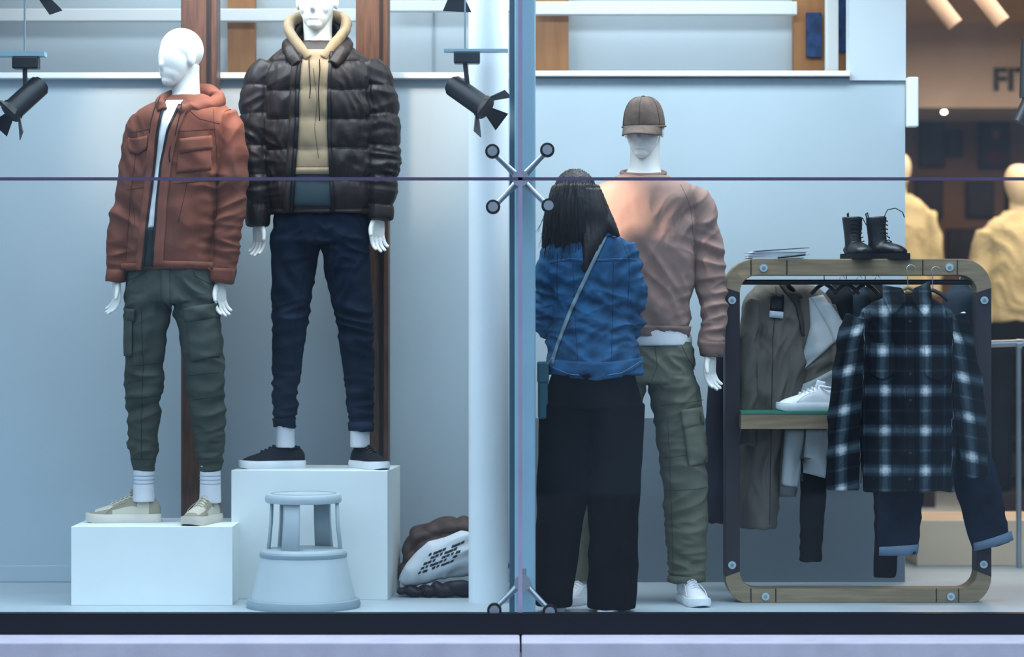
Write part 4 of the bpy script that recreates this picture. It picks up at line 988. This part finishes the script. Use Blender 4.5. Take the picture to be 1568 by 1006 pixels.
def bgman(name,cx,y,q0,sc_,mm,lower):
    f=F(y); r_=root(name,(f.X(cx),y,0)); S=sc_
    def t(l,**k): return T([(cx+a*S,q0+b*S,c*S,d*S,e*S) for a,b,c,d,e in l],**k)
    garment('head_neck',r_,mYW,f,[t([(0,2,0,8,8),(0,10,0,24,28),(0,35,0,34,40),(0,65,-4,30,36),(0,90,-8,18,22),(0,96,-8,8,10)],flat=True,n=20),t([(0,70,6,20,22),(0,120,0,24,26),(0,140,0,40,30)],flat=True,n=20)],.012,1)
    garment('jumper',r_,mm,f,[t([(0,112,0,32,28),(0,135,0,66,38),(0,160,0,84,46),(0,220,0,78,50),(0,300,0,72,48),(0,370,0,72,46)],flat=True,n=28),t([(-74,160,0,24,28),(-92,230,0,24,26),(-96,300,-4,22,24),(-90,380,-10,18,20)],n=18),t([(74,160,0,24,28),(92,230,0,24,26),(96,300,-4,22,24),(90,380,-10,18,20)],n=18)],.012,2,folds(f,(.02,8,8,8,.2),[],5))
    garment('trousers',r_,lower,f,[t([(0,350,0,66,42),(0,400,0,74,46),(0,450,0,77,47)],flat=True,n=24),t([(-38,440,0,38,42),(-42,560,0,30,34),(-42,760,0,24,28)],flat=True,n=20),t([(38,440,0,38,42),(42,560,0,30,34),(42,760,0,24,28)],flat=True,n=20)],.014,1)
    bz=f.Z(q0+760*S)
    if bz>0.02: box('pedestal',f.X(cx-80*S),f.X(cx+80*S),y-.25,y+.25,0,bz,mRackD,r_)
bgman('mannequin.003',1560,5.6,250,.66,mYel,mDk2)
bgman('mannequin.004',1376,6.0,233,.58,mYel,mDk2)
r=root('handrail',F(1.8).P(1560,527))
fh2=F(1.8)
cyl('rail',fh2.P(1512,527),fh2.P(1700,520),.015,mSteel,r); cyl('joint',fh2.P(1556,527),fh2.P(1564,527),.022,mSteel,r)
cyl('post',fh2.P(1560,527),(fh2.X(1560),1.8,0),.012,mSteel,r)
r=root('display_cube',(F(1.9).X(1480),2.1,0))
box('block',F(1.9).X(1404),F(1.9).X(1610),1.9,2.5,0,F(1.9).Z(797),mat('beige_laminate',(226,204,176),rough=.6,var=.05),r,bev=.004)
r=root('stock_shelving',(3.1,7.4,0))
for i in range(5): box('shelf_%d'%i,2.2,4.4,7.3,7.7,.1+.24*i,.12+.24*i,mRackD,r)
for i in range(26):
    x=2.25+(i%13)*.16; z=.12+.24*(i//13)*2
    box('stack_%d'%i,x,x+.13,7.32,7.6,z,z+random.uniform(.08,.16),random.choice([mDk,mHeap,mCoat,mRust,mDk2]),r,bev=.008)
mEm=mat('lamp_glow',(255,240,215),emis=12,bump=0)
r=root('ceiling_spotlights',(3,6,3))
for i,(p,q,y) in enumerate(((1445,172,6.9),(1600,172,6.9))):
    mesh_obj('bulb_%d'%i,*ellipsoid(F(y).P(p,q,-4),(.018,.018,.012)),mEm,r)
mWF=mat('fixture_taupe',(170,150,134),rough=.5,bump=0)
for i,(p,q) in enumerate(((1428,-6),(1500,-10))):
    ff=F(4.5); a=ff.P(p,q); cyl('can_%d'%i,a,a+Vector((.12,-.02,-.16)),.045,mWF,r); cyl('stem_%d'%i,a,(a.x,a.y,3.0),.012,mWF,r)
f_=F(.9)
rr=root('track_spotlight.003',f_.P(1575,170)); cyl('lamp_body',f_.P(1575,60),f_.P(1572,150),.03,mBlackM,rr); cyl('lamp_head',f_.P(1562,188),f_.P(1580,150),.034,mBlackM,rr)
cyl('stem',f_.P(1575,60),(f_.X(1575),.9,3.0),.008,mBlackM,rr,n=10)

# ================================================================= LIGHTS
W=bpy.data.worlds.new('world'); scn.world=W; W.use_nodes=True; nt=W.node_tree
bg_=nt.nodes['Background']; bg_.inputs[1].default_value=1.55
tc=nt.nodes.new('ShaderNodeTexCoord'); sx=nt.nodes.new('ShaderNodeSeparateXYZ'); nt.links.new(tc.outputs['Generated'],sx.inputs[0])
# street canyon: dark facades near the horizon, bright overcast sky above
cr=nt.nodes.new('ShaderNodeValToRGB'); nt.links.new(sx.outputs[2],cr.inputs[0])
cr.color_ramp.elements[0].position=.02; cr.color_ramp.elements[0].color=(.085,.125,.17,1)
cr.color_ramp.elements[1].position=.48; cr.color_ramp.elements[1].color=(1.05,1.32,1.58,1)
e=cr.color_ramp.elements.new(.14); e.color=(.22,.31,.42,1)
mp=nt.nodes.new('ShaderNodeMapping'); mp.inputs['Scale'].default_value=(1,1,.45); nt.links.new(tc.outputs['Generated'],mp.inputs['Vector'])
nz=nt.nodes.new('ShaderNodeTexNoise'); nz.inputs['Scale'].default_value=13; nz.inputs['Detail'].default_value=5; nt.links.new(mp.outputs[0],nz.inputs['Vector'])
mr=nt.nodes.new('ShaderNodeMapRange'); mr.inputs[1].default_value=.42; mr.inputs[2].default_value=.64; mr.inputs[3].default_value=.35; mr.inputs[4].default_value=1.9
nt.links.new(nz.outputs['Fac'],mr.inputs[0])
vm=nt.nodes.new('ShaderNodeVectorMath'); vm.operation='SCALE'; nt.links.new(cr.outputs[0],vm.inputs[0]); nt.links.new(mr.outputs[0],vm.inputs['Scale'])
nt.links.new(vm.outputs[0],bg_.inputs[0])
def area(name,loc,size,energy,color,rot=(0,0,0),sy=None):
    l=bpy.data.lights.new(name,'AREA'); l.size=size; l.energy=energy; l.color=color
    if sy: l.shape='RECTANGLE'; l.size_y=sy
    o=bpy.data.objects.new(name,l); o.location=loc; o.rotation_euler=rot; COL.objects.link(o); return o
def spot(name,loc,tgt,energy,color,ang,blend=.6,size=.05):
    l=bpy.data.lights.new(name,'SPOT'); l.energy=energy; l.color=color; l.spot_size=math.radians(ang); l.spot_blend=blend; l.shadow_soft_size=size
    o=bpy.data.objects.new(name,l); o.location=loc; d=Vector(tgt)-Vector(loc); o.rotation_euler=d.to_track_quat('-Z','Y').to_euler(); COL.objects.link(o); return o
area('ceiling_light_left',(-1.1,.2,2.9),1.6,46,(.84,.95,1),sy=.6)
area('ceiling_light_right',(.9,.2,2.9),1.6,46,(.84,.95,1),sy=.6)
area('upper_light',(-.3,1.5,2.95),3.4,16,(.84,.95,1),sy=.3)
area('store_light',(3.0,4.5,2.9),2.0,120,(1,.80,.62),sy=3)
spot('spot_sweater',(-.30,-.22,2.05),f3.P(950,345,-40),230,(1,.77,.58),23,.9)
spot('spot_jacket',(-.75,-.2,2.8),f1.P(335,185),120,(1,.74,.52),18,.9)
spot('spot_hoodie',(-.45,-.2,2.8),f2.P(490,110),60,(1,.76,.56),16,.9)
spot('spot_column',(-.75,.2,2.85),F(.9).P(570,50),60,(1,.62,.34),36)
spot('spot_column_left',(-1.0,.2,2.85),F(.9).P(305,50),60,(1,.62,.34),36)

cam=bpy.data.cameras.new('camera'); co=bpy.data.objects.new('camera',cam); COL.objects.link(co)
co.location=(0,-10,1.06); co.rotation_euler=(math.pi/2,0,0); cam.sensor_width=36; cam.lens=4080/1568*36
cam.clip_end=100; cam.dof.use_dof=True; cam.dof.focus_distance=10.2; cam.dof.aperture_fstop=2.0
scn.camera=co
